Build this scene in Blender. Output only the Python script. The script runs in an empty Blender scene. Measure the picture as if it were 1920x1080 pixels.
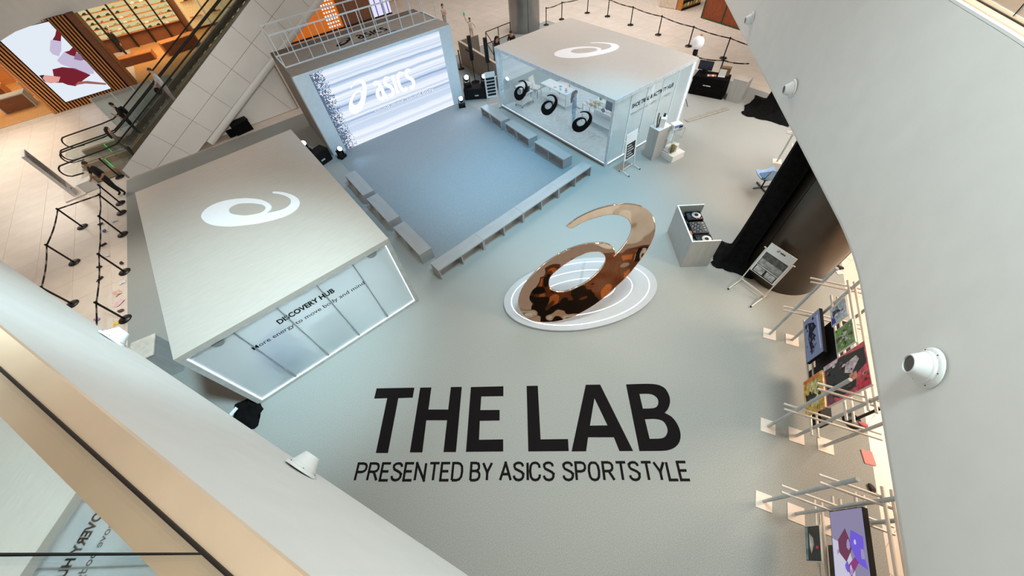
import bpy, bmesh, math, random
from mathutils import Vector, Matrix
random.seed(7)
SC = bpy.context.scene
COL = SC.collection
PI = math.pi

# ------------------------------------------------------------------ camera
FPX = 663.574                                   # focal length in pixels of a 1920 px wide frame
RX = Vector((0.78849516, -0.61012639, -0.07759622))
UX = Vector((0.52707624, 0.60530385, 0.59648797))
FX = Vector((0.31696376, 0.51122699, -0.79886228))
EYE = Vector((0.0, 0.0, 8.9))
cd = bpy.data.cameras.new('camera'); cam = bpy.data.objects.new('camera', cd); COL.objects.link(cam)
cd.sensor_width = 36.0; cd.lens = FPX / 1920 * 36.0; cd.clip_start = 0.05; cd.clip_end = 300
cam.matrix_world = Matrix(((RX.x, UX.x, -FX.x, EYE.x), (RX.y, UX.y, -FX.y, EYE.y), (RX.z, UX.z, -FX.z, EYE.z), (0, 0, 0, 1)))
SC.camera = cam

# ------------------------------------------------------------------ world, large lights, exposure
SC.view_settings.view_transform = 'Standard'; SC.view_settings.look = 'None'
SC.view_settings.exposure = 0.09; SC.view_settings.gamma = 1.0; SC.view_settings.use_curve_mapping = False
W = bpy.data.worlds.new('atrium_air'); SC.world = W; W.use_nodes = True
W.node_tree.nodes['Background'].inputs[0].default_value = (1.0, 0.87, 0.75, 1)
W.node_tree.nodes['Background'].inputs[1].default_value = 0.25
def area_light(name, loc, target, size, power, col, sy=None):
    l = bpy.data.lights.new(name, 'AREA'); l.energy = power; l.color = col; l.size = size
    if sy: l.shape = 'RECTANGLE'; l.size_y = sy
    o = bpy.data.objects.new(name, l); COL.objects.link(o); o.location = loc
    o.rotation_euler = (Vector(target) - Vector(loc)).to_track_quat('-Z', 'Y').to_euler()
    return o
def spot(name, loc, target, power, col, size, soft, blend=1.0):
    l = bpy.data.lights.new(name, 'SPOT'); l.energy = power; l.color = col; l.spot_size = math.radians(size); l.spot_blend = blend; l.shadow_soft_size = soft
    o = bpy.data.objects.new(name, l); COL.objects.link(o); o.location = loc
    o.rotation_euler = (Vector(target) - Vector(loc)).to_track_quat('-Z', 'Y').to_euler(); return o
spot('atrium_floodlight', (5.0, 1.5, 16), (3.8, 0.3, 0), 6900, (0.80, 0.98, 1.0), 78, 1.6)
spot('atrium_floodlight_left', (1.2, 2.0, 14), (-2.7, 7.7, 2.7), 11500, (0.62, 0.90, 1.0), 42, 0.8)
spot('added_roof_wash', (9.0, 4.0, 14), (13.2, 9.0, 2.7), 2600, (0.62, 0.82, 1.0), 30, 0.5)  # unseen spot added to cool the right pavilion roof
spot('added_cladding_spot', (-0.5, 1.0, 9.6), (-2.2, 22.0, 3.2), 4200, (1.0, 0.95, 0.9), 32, 0.6)  # added to brighten the white escalator cladding, no such lamp known
area_light('added_right_front_fill', (-7.0, 11.0, 10.5), (9.0, 2.0, 5.5), 4, 330, (1.0, 0.97, 0.93), 3)  # unseen fill added to brighten the right balcony front
area_light('added_left_front_fill', (15.0, 0.0, 10.5), (-3.0, 5.0, 5.5), 4, 430, (1.0, 0.93, 0.86), 3)  # unseen fill added to brighten the left balcony front
spot('added_cyan_wash', (10.5, 4.5, 14), (7.6, 8.2, 0), 7000, (0.16, 0.66, 1.0), 46, 0.5)  # added wash that tints the carpet and benches cyan, source invented
spot('added_blue_wash', (5.6, 7.0, 14), (5.6, 14.5, 0.5), 6200, (0.32, 0.70, 1.0), 52, 0.5)  # added wash that tints the stage floor blue, source invented
spot('hall_ceiling_spot', (-9.0, 23, 13.5), (-11.8, 23.5, 0), 3600, (1.0, 0.94, 0.87), 62, 1.5, 0.8)
area_light('added_far_tile_fill', (-12.5, 31, 3.9), (-12.5, 31, 0), 4, 330, (1.0, 0.90, 0.78), 5)  # fill added to lift the balcony shadow off the far tiles
spot('added_lane_spot', (-6.2, 17.5, 12), (-7.6, 14.0, 0), 3600, (1.0, 0.90, 0.78), 44, 1.0)  # added spot that warms the carpet edge along the queue lane
area_light('ceiling_panel_rear_hall', (21, 20, 14), (20, 18, 0), 12, 2500, (1.0, 0.96, 0.95), 14)
area_light('ceiling_panel_under_right_balcony', (17.5, 3.5, 5.6), (15, 4.5, 0), 6, 540, (1.0, 0.95, 0.90), 3)
area_light('ceiling_panel_over_racks', (11.5, -5.0, 6.0), (5.0, -1.0, 0), 4, 850, (1.0, 0.78, 0.58), 3)
area_light('added_shopfront_fill', (-4.5, -4.0, 3.9), (-4, -6, 0), 4, 110, (1.0, 0.72, 0.45), 2)  # added to light the hidden shopfront that the sculpture reflects

# ------------------------------------------------------------------ survey helpers (points read off known levels)
def ray(px, py):
    return RX * ((px - 960) / FPX) - UX * ((py - 540) / FPX) + FX
def at(px, py, z=0.0):
    d = ray(px, py); return EYE + d * ((z - EYE.z) / d.z)
def at2(px, py, z=0.0):
    p = at(px, py, z); return (p.x, p.y)

# ------------------------------------------------------------------ materials
def lin(c):
    return tuple(((v / 255) / 12.92 if v / 255 <= 0.04045 else ((v / 255 + 0.055) / 1.055) ** 2.4) for v in c[:3]) + (1.0,)
MATS = {}
def mat(name, col, rough=0.6, metal=0.0, var=0.06, scale=6.0, bump=0.0, bscale=40.0, emit=0.0, ecol=None, spec=0.5, stretch=None, detail=4.0):
    """principled surface whose colour wanders a little with a noise field in object space"""
    if name in MATS: return MATS[name]
    m = bpy.data.materials.new(name); m.use_nodes = True; nt = m.node_tree; b = nt.nodes['Principled BSDF']
    b.inputs['Roughness'].default_value = rough; b.inputs['Metallic'].default_value = metal
    b.inputs['Specular IOR Level'].default_value = spec
    tc = nt.nodes.new('ShaderNodeTexCoord'); vec = tc.outputs['Object']
    if stretch:
        mp = nt.nodes.new('ShaderNodeMapping'); mp.inputs['Scale'].default_value = stretch
        nt.links.new(vec, mp.inputs[0]); vec = mp.outputs[0]
    n = nt.nodes.new('ShaderNodeTexNoise'); n.inputs['Scale'].default_value = scale; n.inputs['Detail'].default_value = detail
    nt.links.new(vec, n.inputs['Vector'])
    r = nt.nodes.new('ShaderNodeValToRGB'); c = lin(col)
    r.color_ramp.elements[0].position = 0.3; r.color_ramp.elements[1].position = 0.7
    r.color_ramp.elements[0].color = tuple(v * (1 - var * 2) for v in c[:3]) + (1,)
    r.color_ramp.elements[1].color = tuple(min(1, v * (1 + var * 2)) for v in c[:3]) + (1,)
    nt.links.new(n.outputs['Fac'], r.inputs[0]); nt.links.new(r.outputs[0], b.inputs['Base Color'])
    if bump:
        n2 = nt.nodes.new('ShaderNodeTexNoise'); n2.inputs['Scale'].default_value = bscale; nt.links.new(vec, n2.inputs['Vector'])
        bp = nt.nodes.new('ShaderNodeBump'); bp.inputs['Strength'].default_value = bump; bp.inputs['Distance'].default_value = 0.02
        nt.links.new(n2.outputs['Fac'], bp.inputs['Height']); nt.links.new(bp.outputs[0], b.inputs['Normal'])
    if emit:
        b.inputs['Emission Color'].default_value = lin(ecol or col); b.inputs['Emission Strength'].default_value = emit
    MATS[name] = m; return m
def glow(name, col, s):
    if name in MATS: return MATS[name]
    m = bpy.data.materials.new(name); m.use_nodes = True; nt = m.node_tree; nt.nodes.clear()
    e = nt.nodes.new('ShaderNodeEmission'); e.inputs[0].default_value = lin(col); e.inputs[1].default_value = s
    o = nt.nodes.new('ShaderNodeOutputMaterial'); nt.links.new(e.outputs[0], o.inputs[0]); MATS[name] = m; return m
def pane(name, tint=(235, 245, 245), gloss=0.12, haze=0.0, hazecol=(225, 235, 238), rough=0.02):
    """thin sheet: clear part, mirror part and (for frosted sheets) a scattering part"""
    if name in MATS: return MATS[name]
    m = bpy.data.materials.new(name); m.use_nodes = True; nt = m.node_tree; nt.nodes.clear(); N = nt.nodes.new; L = nt.links.new
    t = N('ShaderNodeBsdfTransparent'); t.inputs[0].default_value = lin(tint)
    g = N('ShaderNodeBsdfGlossy'); g.inputs['Roughness'].default_value = rough; g.inputs[0].default_value = (0.95, 0.97, 0.97, 1)
    fr = N('ShaderNodeLayerWeight'); fr.inputs[0].default_value = 0.25
    mr = N('ShaderNodeMapRange'); mr.inputs[3].default_value = gloss; mr.inputs[4].default_value = min(1, gloss + 0.5)
    L(fr.outputs['Facing'], mr.inputs[0])
    base = t.outputs[0]
    if haze:
        d = N('ShaderNodeBsdfDiffuse'); d.inputs[0].default_value = lin(hazecol)
        tl = N('ShaderNodeBsdfTranslucent'); tl.inputs[0].default_value = lin(hazecol)
        h = N('ShaderNodeMixShader'); h.inputs[0].default_value = 0.55; L(d.outputs[0], h.inputs[1]); L(tl.outputs[0], h.inputs[2])
        x = N('ShaderNodeMixShader'); x.inputs[0].default_value = haze; L(base, x.inputs[1]); L(h.outputs[0], x.inputs[2]); base = x.outputs[0]
    y = N('ShaderNodeMixShader'); L(mr.outputs[0], y.inputs[0]); L(base, y.inputs[1]); L(g.outputs[0], y.inputs[2])
    o = N('ShaderNodeOutputMaterial'); L(y.outputs[0], o.inputs[0]); MATS[name] = m; return m

M_MAT = mat('blue_grey_stage_carpet', (142, 148, 152), 0.95, var=0.08, scale=38, bump=0.25, bscale=120, spec=0.1, detail=6)
M_CARPET = mat('grey_carpet', (158, 160, 156), 0.95, var=0.11, scale=62, bump=0.2, bscale=160, spec=0.1, detail=6)
M_TILE = mat('beige_stone', (222, 209, 195), 0.35, var=0.03, scale=1.4)
M_GROUT = mat('grout', (208, 193, 177), 0.9)
M_ROOF = mat('greige_laminate', (184, 176, 166), 0.55, var=0.02, scale=3, stretch=(1, 6, 1))
M_WHITE = mat('white_paint', (226, 227, 225), 0.5, var=0.01)
M_LOGOWHITE = mat('white_vinyl', (240, 241, 243), 0.4, var=0.005)
M_FASCIA = mat('balcony_plaster', (228, 228, 223), 0.7, var=0.012, scale=2.5)
M_FASCIA_EDGE = mat('balcony_lip_paint', (232, 232, 228), 0.6, var=0.01)
M_COPING = mat('beige_coping_stone', (236, 204, 172), 0.35, var=0.03, scale=2)
M_BALFLOOR = mat('tan_balcony_floor', (200, 172, 138), 0.35, var=0.03, scale=1.5)
M_GASKET = mat('dark_brown_gasket', (46, 34, 26), 0.6)
M_BLACK = mat('black_paint', (18, 18, 19), 0.55, var=0.02, spec=0.2)
M_BLACKMETAL = mat('black_metal', (28, 26, 25), 0.35, metal=0.4)
M_CLOTH = mat('black_cloth', (14, 14, 15), 0.95, var=0.2, scale=8, bump=0.6, bscale=9, spec=0.1)
M_TEXT = mat('black_vinyl', (20, 16, 17), 0.8, var=0.02, spec=0.1)
M_STEEL = mat('galvanised_tube', (188, 196, 198), 0.35, metal=0.2, var=0.04)
M_STEELW = mat('pale_tube', (214, 208, 200), 0.4, metal=0.1, var=0.03)
M_CREAM = mat('cream_powder_coat', (232, 222, 208), 0.4, var=0.02)
M_PLATE = mat('pale_base_plate', (226, 214, 202), 0.5, var=0.02)
M_WOOD = mat('warm_oak', (190, 122, 62), 0.5, var=0.10, scale=3, stretch=(1, 1, 8))
M_WOODDK = mat('dark_oak', (120, 70, 36), 0.5, var=0.10, scale=3, stretch=(1, 1, 8))
M_WOODFL = mat('oak_floor', (214, 158, 96), 0.4, var=0.06, scale=2, stretch=(6, 1, 1))
M_PANEL = mat('white_cladding', (236, 235, 231), 0.45, var=0.02, scale=0.7)
M_PANELJ = mat('cladding_joint', (150, 146, 138), 0.8)
M_BRASS = mat('bronze_trim', (168, 150, 126), 0.3, metal=0.45)
M_RUBBER = mat('handrail_rubber', (24, 22, 22), 0.4)
M_DJ = mat('grey_ash_laminate', (170, 173, 172), 0.5, var=0.04, scale=2.0, stretch=(8, 8, 1))
M_BENCH = mat('bench_laminate', (163, 163, 163), 0.5, var=0.03, scale=2, stretch=(1, 6, 1))
M_STAGE = mat('stage_brown_ply', (138, 128, 117), 0.7, var=0.04)
M_STAGEDK = mat('stage_dark_felt', (92, 84, 76), 0.9, var=0.1)
M_PALEBLUE = mat('pale_stage_paint', (222, 232, 238), 0.5, var=0.02)
M_COLUMN = mat('dark_bronze_cladding', (84, 74, 66), 0.28, metal=0.75, var=0.03, scale=1.5)
M_SILVERCOL = mat('brushed_steel_cladding', (150, 152, 152), 0.3, metal=0.8, var=0.04, scale=2)
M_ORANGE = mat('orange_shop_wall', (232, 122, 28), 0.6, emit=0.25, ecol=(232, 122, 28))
M_BROWNCURT = mat('brown_shop_wall', (120, 78, 52), 0.7, var=0.1)
M_SKIN = [mat('skin_light', (214, 164, 134), 0.6), mat('skin_tan', (186, 132, 100), 0.6)]
M_GLASS = pane('clear_glass', tint=(247, 250, 250), gloss=0.03)
M_BALGLASS = pane('coated_balustrade_glass', tint=(236, 228, 214), gloss=0.42)
M_FROST = pane('frosted_sheet', haze=0.54, hazecol=(226, 234, 236), gloss=0.04, rough=0.15)
M_FROST2 = pane('clear_film_sheet', tint=(246, 250, 252), haze=0.05, gloss=0.03)
M_FROST3 = pane('milky_sheet', haze=0.30, gloss=0.06, rough=0.1)
G_LED = glow('led_strip_white', (236, 242, 255), 2.6)
G_LAMP = glow('lamp_lens', (225, 236, 255), 14.0)

# ------------------------------------------------------------------ mesh builder
class MB:
    def __init__(s): s.v = []; s.f = []; s.m = []
    def add(s, vs, fs, mi=0):
        o = len(s.v); s.v += [tuple(v) for v in vs]
        for f in fs: s.f.append(tuple(i + o for i in f)); s.m.append(mi)
        return s
    def box(s, x0, y0, z0, x1, y1, z1, mi=0):
        v = [(x0, y0, z0), (x1, y0, z0), (x1, y1, z0), (x0, y1, z0), (x0, y0, z1), (x1, y0, z1), (x1, y1, z1), (x0, y1, z1)]
        return s.add(v, [(3, 2, 1, 0), (4, 5, 6, 7), (0, 1, 5, 4), (1, 2, 6, 5), (2, 3, 7, 6), (3, 0, 4, 7)], mi)
    def obox(s, c, ax, ay, az, mi=0):
        c, ax, ay, az = Vector(c), Vector(ax), Vector(ay), Vector(az)
        v = [c - ax - ay - az, c + ax - ay - az, c + ax + ay - az, c - ax + ay - az, c - ax - ay + az, c + ax - ay + az, c + ax + ay + az, c - ax + ay + az]
        return s.add(v, [(3, 2, 1, 0), (4, 5, 6, 7), (0, 1, 5, 4), (1, 2, 6, 5), (2, 3, 7, 6), (3, 0, 4, 7)], mi)
    def beam(s, p, q, w, h, mi=0):
        p, q = Vector(p), Vector(q); d = (q - p); a = d.normalized()
        u = Vector((0, 0, 1)) if abs(a.z) < 0.95 else Vector((0, 1, 0))
        b = a.cross(u).normalized(); c = b.cross(a)
        return s.obox((p + q) / 2, d / 2, b * w / 2, c * h / 2, mi)
    def tube(s, p, q, r, n=8, r2=None, mi=0):
        return s.path([p, q], [r, r if r2 is None else r2], n, mi)
    def path(s, pts, r, n=8, mi=0, closed=False):
        pts = [Vector(p) for p in pts]; k = len(pts); rs = r if isinstance(r, (list, tuple)) else [r] * k
        o = len(s.v); prev = None
        for i, p in enumerate(pts):
            a = pts[(i + 1) % k] if (i < k - 1 or closed) else p
            b = pts[i - 1] if (i > 0 or closed) else p
            d = (a - b).normalized()
            if prev is None:
                u = Vector((0, 0, 1)) if abs(d.z) < 0.9 else Vector((1, 0, 0))
                prev = d.cross(u).normalized()
            x = (prev - d * prev.dot(d)).normalized(); prev = x; y = d.cross(x)
            for j in range(n):
                t = 2 * PI * j / n; s.v.append(tuple(p + x * (math.cos(t) * rs[i]) + y * (math.sin(t) * rs[i])))
        for i in range(k if closed else k - 1):
            a, b = o + i * n, o + ((i + 1) % k) * n
            for j in range(n):
                s.f.append((a + j, a + (j + 1) % n, b + (j + 1) % n, b + j)); s.m.append(mi)
        if not closed:
            s.f.append(tuple(o + j for j in reversed(range(n)))); s.m.append(mi)
            s.f.append(tuple(o + (k - 1) * n + j for j in range(n))); s.m.append(mi)
        return s
    def lathe(s, prof, c=(0, 0, 0), n=24, mi=0, axis=None):
        """profile of (radius, height) turned about z (or another axis) through c"""
        c = Vector(c); o = len(s.v); k = len(prof)
        az = Vector(axis).normalized() if axis else Vector((0, 0, 1))
        ax = az.orthogonal().normalized(); ay = az.cross(ax)
        for r, h in prof:
            for j in range(n):
                t = 2 * PI * j / n; s.v.append(tuple(c + ax * (r * math.cos(t)) + ay * (r * math.sin(t)) + az * h))
        for i in range(k - 1):
            for j in range(n):
                s.f.append((o + i * n + j, o + i * n + (j + 1) % n, o + (i + 1) * n + (j + 1) % n, o + (i + 1) * n + j)); s.m.append(mi)
        s.f.append(tuple(o + j for j in reversed(range(n)))); s.m.append(mi)
        s.f.append(tuple(o + (k - 1) * n + j for j in range(n))); s.m.append(mi)
        return s
    def prism(s, pts, z0, z1, mi=0):
        k = len(pts); a = sum(pts[i][0] * pts[(i + 1) % k][1] - pts[(i + 1) % k][0] * pts[i][1] for i in range(k))
        if a < 0: pts = pts[::-1]
        v = [(p[0], p[1], z0) for p in pts] + [(p[0], p[1], z1) for p in pts]
        f = [tuple(reversed(range(k))), tuple(range(k, 2 * k))] + [(i, (i + 1) % k, k + (i + 1) % k, k + i) for i in range(k)]
        return s.add(v, f, mi)
    def ball(s, c, r, n=12, m=8, mi=0):
        rx, ry, rz = r if isinstance(r, (tuple, list)) else (r, r, r); o = len(s.v)
        s.v.append((c[0], c[1], c[2] - rz))
        for i in range(1, m):
            t = -PI / 2 + PI * i / m
            for j in range(n):
                p = 2 * PI * j / n; s.v.append((c[0] + rx * math.cos(t) * math.cos(p), c[1] + ry * math.cos(t) * math.sin(p), c[2] + rz * math.sin(t)))
        s.v.append((c[0], c[1], c[2] + rz)); e = len(s.v) - 1
        for j in range(n):
            s.f.append((o, o + 1 + (j + 1) % n, o + 1 + j)); s.m.append(mi)
            s.f.append((e, e - n + j, e - n + (j + 1) % n)); s.m.append(mi)
        for i in range(m - 2):
            for j in range(n):
                a = o + 1 + i * n
                s.f.append((a + j, a + (j + 1) % n, a + n + (j + 1) % n, a + n + j)); s.m.append(mi)
        return s
    def flat(s, vf, o, ex, ey, en=(0, 0, 0), mi=0):
        """place a flat outline mesh (verts, faces) on the plane o + x ex + y ey, depth along en"""
        o, ex, ey, en = Vector(o), Vector(ex), Vector(ey), Vector(en)
        return s.add([o + ex * x + ey * y + en * z for x, y, z in vf[0]], vf[1], mi)
    def mesh(s, name, mats):
        me = bpy.data.meshes.new(name); me.from_pydata(s.v, [], s.f); me.update()
        for m in (mats if isinstance(mats, (list, tuple)) else [mats]): me.materials.append(m)
        if isinstance(mats, (list, tuple)) and len(mats) > 1: me.polygons.foreach_set('material_index', s.m)
        return me
    def build(s, name, mats, parent=None, smooth=False, label=None):
        me = s.mesh(name, mats)
        if smooth: sm(me)
        return link(name, me, parent, label=label)
def sm(me, ang=40):
    me.polygons.foreach_set('use_smooth', [True] * len(me.polygons))
    bm = bmesh.new(); bm.from_mesh(me); lim = math.radians(ang)
    for e in bm.edges:
        if len(e.link_faces) == 2 and e.calc_face_angle(0) > lim: e.smooth = False
    bm.to_mesh(me); bm.free()
def link(name, me, parent=None, loc=None, rz=None, label=None):
    o = bpy.data.objects.new(name, me); COL.objects.link(o)
    if parent: o.parent = parent
    if loc: o.location = loc
    if rz is not None: o.rotation_euler = (0, 0, rz)
    if label: o['label'] = label
    return o
def tag(o, label, cat, group=None):
    o['label'] = label; o['category'] = cat
    if group: o['group'] = group
    return o
def thing(name, label, cat, loc=(0, 0, 0), rz=0.0, group=None):
    o = bpy.data.objects.new(name, None); COL.objects.link(o); o.location = loc; o.rotation_euler = (0, 0, rz); o.empty_display_size = 0.1
    return tag(o, label, cat, group)
def struct(o): o['kind'] = 'structure'; return o
def dup(root, loc=None, rz=None, label=None):
    r = root.copy(); COL.objects.link(r)
    if loc: r.location = loc
    if rz is not None: r.rotation_euler = (0, 0, rz)
    if label: r['label'] = label
    for ch in list(root.children):
        c = ch.copy(); COL.objects.link(c); c.parent = r
        for g in list(ch.children):
            d = g.copy(); COL.objects.link(d); d.parent = c
    return r

# ------------------------------------------------------------------ flat outlines: lettering and the spiral emblem
def _curve_mesh(cu, tmp='outline'):
    o = bpy.data.objects.new(tmp, cu); COL.objects.link(o)
    dg = bpy.context.evaluated_depsgraph_get(); ev = o.evaluated_get(dg); me = ev.to_mesh()
    v = [tuple(x.co) for x in me.vertices]; f = [tuple(p.vertices) for p in me.polygons]
    ev.to_mesh_clear(); bpy.data.objects.remove(o); bpy.data.curves.remove(cu)
    return v, f
def outline(loops, t=0.004, bevel=0.0):
    if len(loops) == 1 and not bevel:                       # plain outline: a thin slab built directly
        lp = loops[0]; k = len(lp); a = sum(lp[i][0] * lp[(i + 1) % k][1] - lp[(i + 1) % k][0] * lp[i][1] for i in range(k))
        if a < 0: lp = lp[::-1]
        return [(x, y, -t / 2) for x, y in lp] + [(x, y, t / 2) for x, y in lp], [tuple(reversed(range(k))), tuple(range(k, 2 * k))] + [(i, (i + 1) % k, k + (i + 1) % k, k + i) for i in range(k)]
    cu = bpy.data.curves.new('outline', 'CURVE'); cu.dimensions = '2D'; cu.fill_mode = 'BOTH'; cu.extrude = t / 2
    if bevel: cu.bevel_depth = bevel; cu.bevel_resolution = 2
    for lp in loops:
        sp = cu.splines.new('POLY'); sp.points.add(len(lp) - 1); sp.use_cyclic_u = True
        for i, p in enumerate(lp): sp.points[i].co = (p[0], p[1], 0, 1)
    return _curve_mesh(cu)
def text(s, w, h, bold=0.0, t=0.003, shear=0.0, space=1.0):
    """lettering fitted to a box w wide whose capitals are h tall, origin at its lower left"""
    cu = bpy.data.curves.new('t', 'FONT'); cu.body = s; cu.size = 1.0; cu.extrude = t / 2; cu.offset = bold; cu.resolution_u = 3
    cu.shear = shear; cu.space_character = space
    v, f = _curve_mesh(cu)
    cap = 0.70; x0 = min(p[0] for p in v); x1 = max(p[0] for p in v)
    return [((p[0] - x0) / (x1 - x0) * w, p[1] / cap * h, p[2]) for p in v], f
def split_corners(lines, w, lim=0.7):
    """cut poly-lines at sharp corners and let both ends run on by half a stroke"""
    out = []
    for ln in lines:
        P = [Vector(p) for p in ln]; cur = [P[0]]
        for i in range(1, len(P)):
            cur.append(P[i])
            if i < len(P) - 1 and (P[i] - P[i - 1]).angle(P[i + 1] - P[i]) > lim:
                e = (P[i] - P[i - 1]).normalized() * w / 2; cur[-1] = P[i] + e; out.append(cur); cur = [P[i] - (P[i + 1] - P[i]).normalized() * w / 2]
        out.append(cur)
    return out
def stroke(lines, w):
    """thick poly-lines as flat outlines (list of faces)"""
    v = []; f = []
    for ln in lines:
        o = len(v); P = [Vector(p) for p in ln]
        for i, p in enumerate(P):
            a = P[min(i + 1, len(P) - 1)]; b = P[max(i - 1, 0)]; d = (a - b).normalized(); n = Vector((-d.y, d.x)) * w / 2
            v += [(p.x + n.x, p.y + n.y, 0), (p.x - n.x, p.y - n.y, 0)]
        for i in range(len(P) - 1): f.append((o + 2 * i, o + 2 * i + 1, o + 2 * i + 3, o + 2 * i + 2))
    return v, f
def dashes(pattern, w, h):
    """row of short marks standing for print too small to read: word lengths and gaps in turn"""
    n = sum(pattern); words = []; x = 0
    for i, k in enumerate(pattern):
        if i % 2 == 0:
            v = []; f = []; a, b = x * w / n, (x + k) * w / n; m = 2 * k      # one ragged strip per word
            for j in range(m + 1): u = a + (b - a) * j / m; v += [(u, 0.12 * h * (j % 2), 0), (u, h * (1.0 - 0.22 * ((j * 7) % 3)), 0)]
            for j in range(m): f.append((2 * j, 2 * j + 2, 2 * j + 3, 2 * j + 1))
            words.append((v, f))
        x += k
    return words
def smooth_loop(p, n=3):
    """closed Catmull-Rom refinement of a traced outline, keeping sharp corners"""
    out = []; k = len(p)
    for i in range(k):
        a, b, c, d = (Vector(p[(i + j) % k]) for j in (-1, 0, 1, 2))
        if (b - a).angle(c - b, 0) > 1.0: a = b
        if (c - b).angle(d - c, 0) > 1.0: d = c
        for t in range(n):
            t /= n
            out.append(tuple(0.5 * ((2 * b) + (c - a) * t + (2 * a - 5 * b + 4 * c - d) * t * t + (3 * b - a - 3 * c + d) * t ** 3)))
    return out
EMB_OUT = [(-0.096, 0.83), (-0.058, 0.866), (0.017, 0.914), (0.107, 0.956), (0.204, 0.986), (0.3, 1.0), (0.378, 0.993), (0.426, 0.976), (0.481, 0.937), (0.516, 0.876), (0.528, 0.797), (0.512, 0.715), (0.474, 0.621), (0.426, 0.531), (0.372, 0.444), (0.307, 0.361), (0.24, 0.28), (0.164, 0.2), (0.071, 0.125), (-0.024, 0.064), (-0.132, 0.019), (-0.238, 0.0), (-0.323, 0.002), (-0.379, 0.024), (-0.43, 0.073), (-0.457, 0.137), (-0.459, 0.21), (-0.435, 0.29), (-0.388, 0.372), (-0.317, 0.461), (-0.23, 0.545), (-0.13, 0.615), (-0.037, 0.665), (0.065, 0.696), (0.154, 0.707), (0.213, 0.699), (0.252, 0.669), (0.268, 0.627), (0.264, 0.602), (0.303, 0.65), (0.339, 0.71), (0.365, 0.774), (0.368, 0.833), (0.344, 0.885), (0.302, 0.914), (0.241, 0.928), (0.16, 0.918), (0.075, 0.891), (0.001, 0.858), (-0.062, 0.82)]
EMB_HOLE = [(-0.174, 0.295), (-0.208, 0.316), (-0.22, 0.363), (-0.208, 0.418), (-0.154, 0.482), (-0.074, 0.551), (0.0, 0.599), (0.069, 0.634), (0.132, 0.644), (0.167, 0.639), (0.201, 0.611), (0.208, 0.561), (0.183, 0.504), (0.147, 0.452), (0.096, 0.397), (0.022, 0.344), (-0.062, 0.299), (-0.125, 0.287)]
def emblem(size, t=0.004, bevel=0.0):
    return outline([[(x * size, y * size) for x, y in smooth_loop(EMB_OUT, 4)], [(x * size, y * size) for x, y in smooth_loop(EMB_HOLE, 4)]], t, bevel)

# ================================================================== THE SETTING
def sweep(poly, prof, side=1.0):
    """profile (offset, z) carried along a plan polyline; offset grows to the left (side=1) or right (side=-1)"""
    P = [Vector((p[0], p[1])) for p in poly]; b = MB(); k = len(prof); n = len(P)
    for i, p in enumerate(P):
        a = P[min(i + 1, n - 1)] - p if i < n - 1 else p - P[i - 1]; c = p - P[i - 1] if i else a
        a = a.normalized(); c = c.normalized(); na = Vector((-a.y, a.x)); nc = Vector((-c.y, c.x)); m = (na + nc).normalized()
        m = m / max(0.3, m.dot(na)) * side
        b.v += [(p.x + m.x * o, p.y + m.y * o, z) for o, z in prof]
    for i in range(n - 1):
        for j in range(k):
            q = (i * k + j, i * k + (j + 1) % k, (i + 1) * k + (j + 1) % k, (i + 1) * k + j)
            b.f.append(q if side < 0 else q[::-1]); b.m.append(0)
    b.f += [tuple(range(k)), tuple(reversed(range((n - 1) * k, n * k)))]; b.m += [0, 0]
    return b
def fillet(a, c, d, r, n=8):
    a, c, d = Vector(a), Vector(c), Vector(d); u = (a - c).normalized(); w = (d - c).normalized()
    p, q = c + u * r, c + w * r
    return [tuple(p * (1 - t) ** 2 + c * 2 * t * (1 - t) + q * t * t) for t in [i / n for i in range(n + 1)]]

# --- floor: screed, stone tiles, carpet
fl = struct(MB().box(-40, -14, -0.06, 50, 60, -0.02).build('floor', M_GROUT))
CARPET = [(-6.37, 22.72), (-6.62, 17.0), (-6.85, 11.9), (-7.3, -6.5), (0.6, -6.5), (19.9, 4.55), (19.9, 22.72)]
def inside(x, y, P):
    r = False
    for i in range(len(P)):
        (a, b), (c, d) = P[i], P[i - 1]
        if (b > y) != (d > y) and x < (c - a) * (y - b) / (d - b) + a: r = not r
    return r
TS = 1.2; tile_me = MB().box(-TS / 2 + 0.004, -TS / 2 + 0.004, -0.012, TS / 2 - 0.004, TS / 2 - 0.004, 0.0).mesh('tile', M_TILE)
cells = []
for i in range(-14, 27):
    for j in range(-8, 34):
        x, y = -6.6 + i * TS - TS / 2 + 0.6, j * TS + 0.3
        c = [(x + a * 0.6, y + b * 0.6) for a in (-1, 1) for b in (-1, 1)]
        if all(inside(u, v, CARPET) for u, v in c): continue
        if y > 35.0 and x < 3: continue
        d = Vector((x, y, 0)) - EYE; w = d.dot(FX)
        if w < 1: continue
        px, py = 960 + FPX * d.dot(RX) / w, 540 - FPX * d.dot(UX) / w
        vis = -80 < px < 2000 and -60 < py < 1150 and not (px > 1700) and not (px > 1400 and py < 250 and px > 1400 + (250 - py)) 
        cells.append((0 if vis else 1, w, x, y))
cells.sort(); rest = MB()
for k, (hid, w, x, y) in enumerate(cells):
    if k < 290: link('tile', tile_me, fl, (x, y, -0.012))
    else: rest.box(x - 0.596, y - 0.596, -0.024, x + 0.596, y + 0.596, -0.012)
o = rest.build('tile_field', M_TILE, fl); o['kind'] = 'stuff'
struct(MB().prism(CARPET, -0.02, 0.0).build('floor_carpet', M_CARPET))
struct(MB().prism([(2.30, 8.32), (9.22, 8.78), (9.2, 17.25), (1.97, 17.3)], 0.0, 0.006).build('floor_stage_mat', M_MAT))

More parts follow.
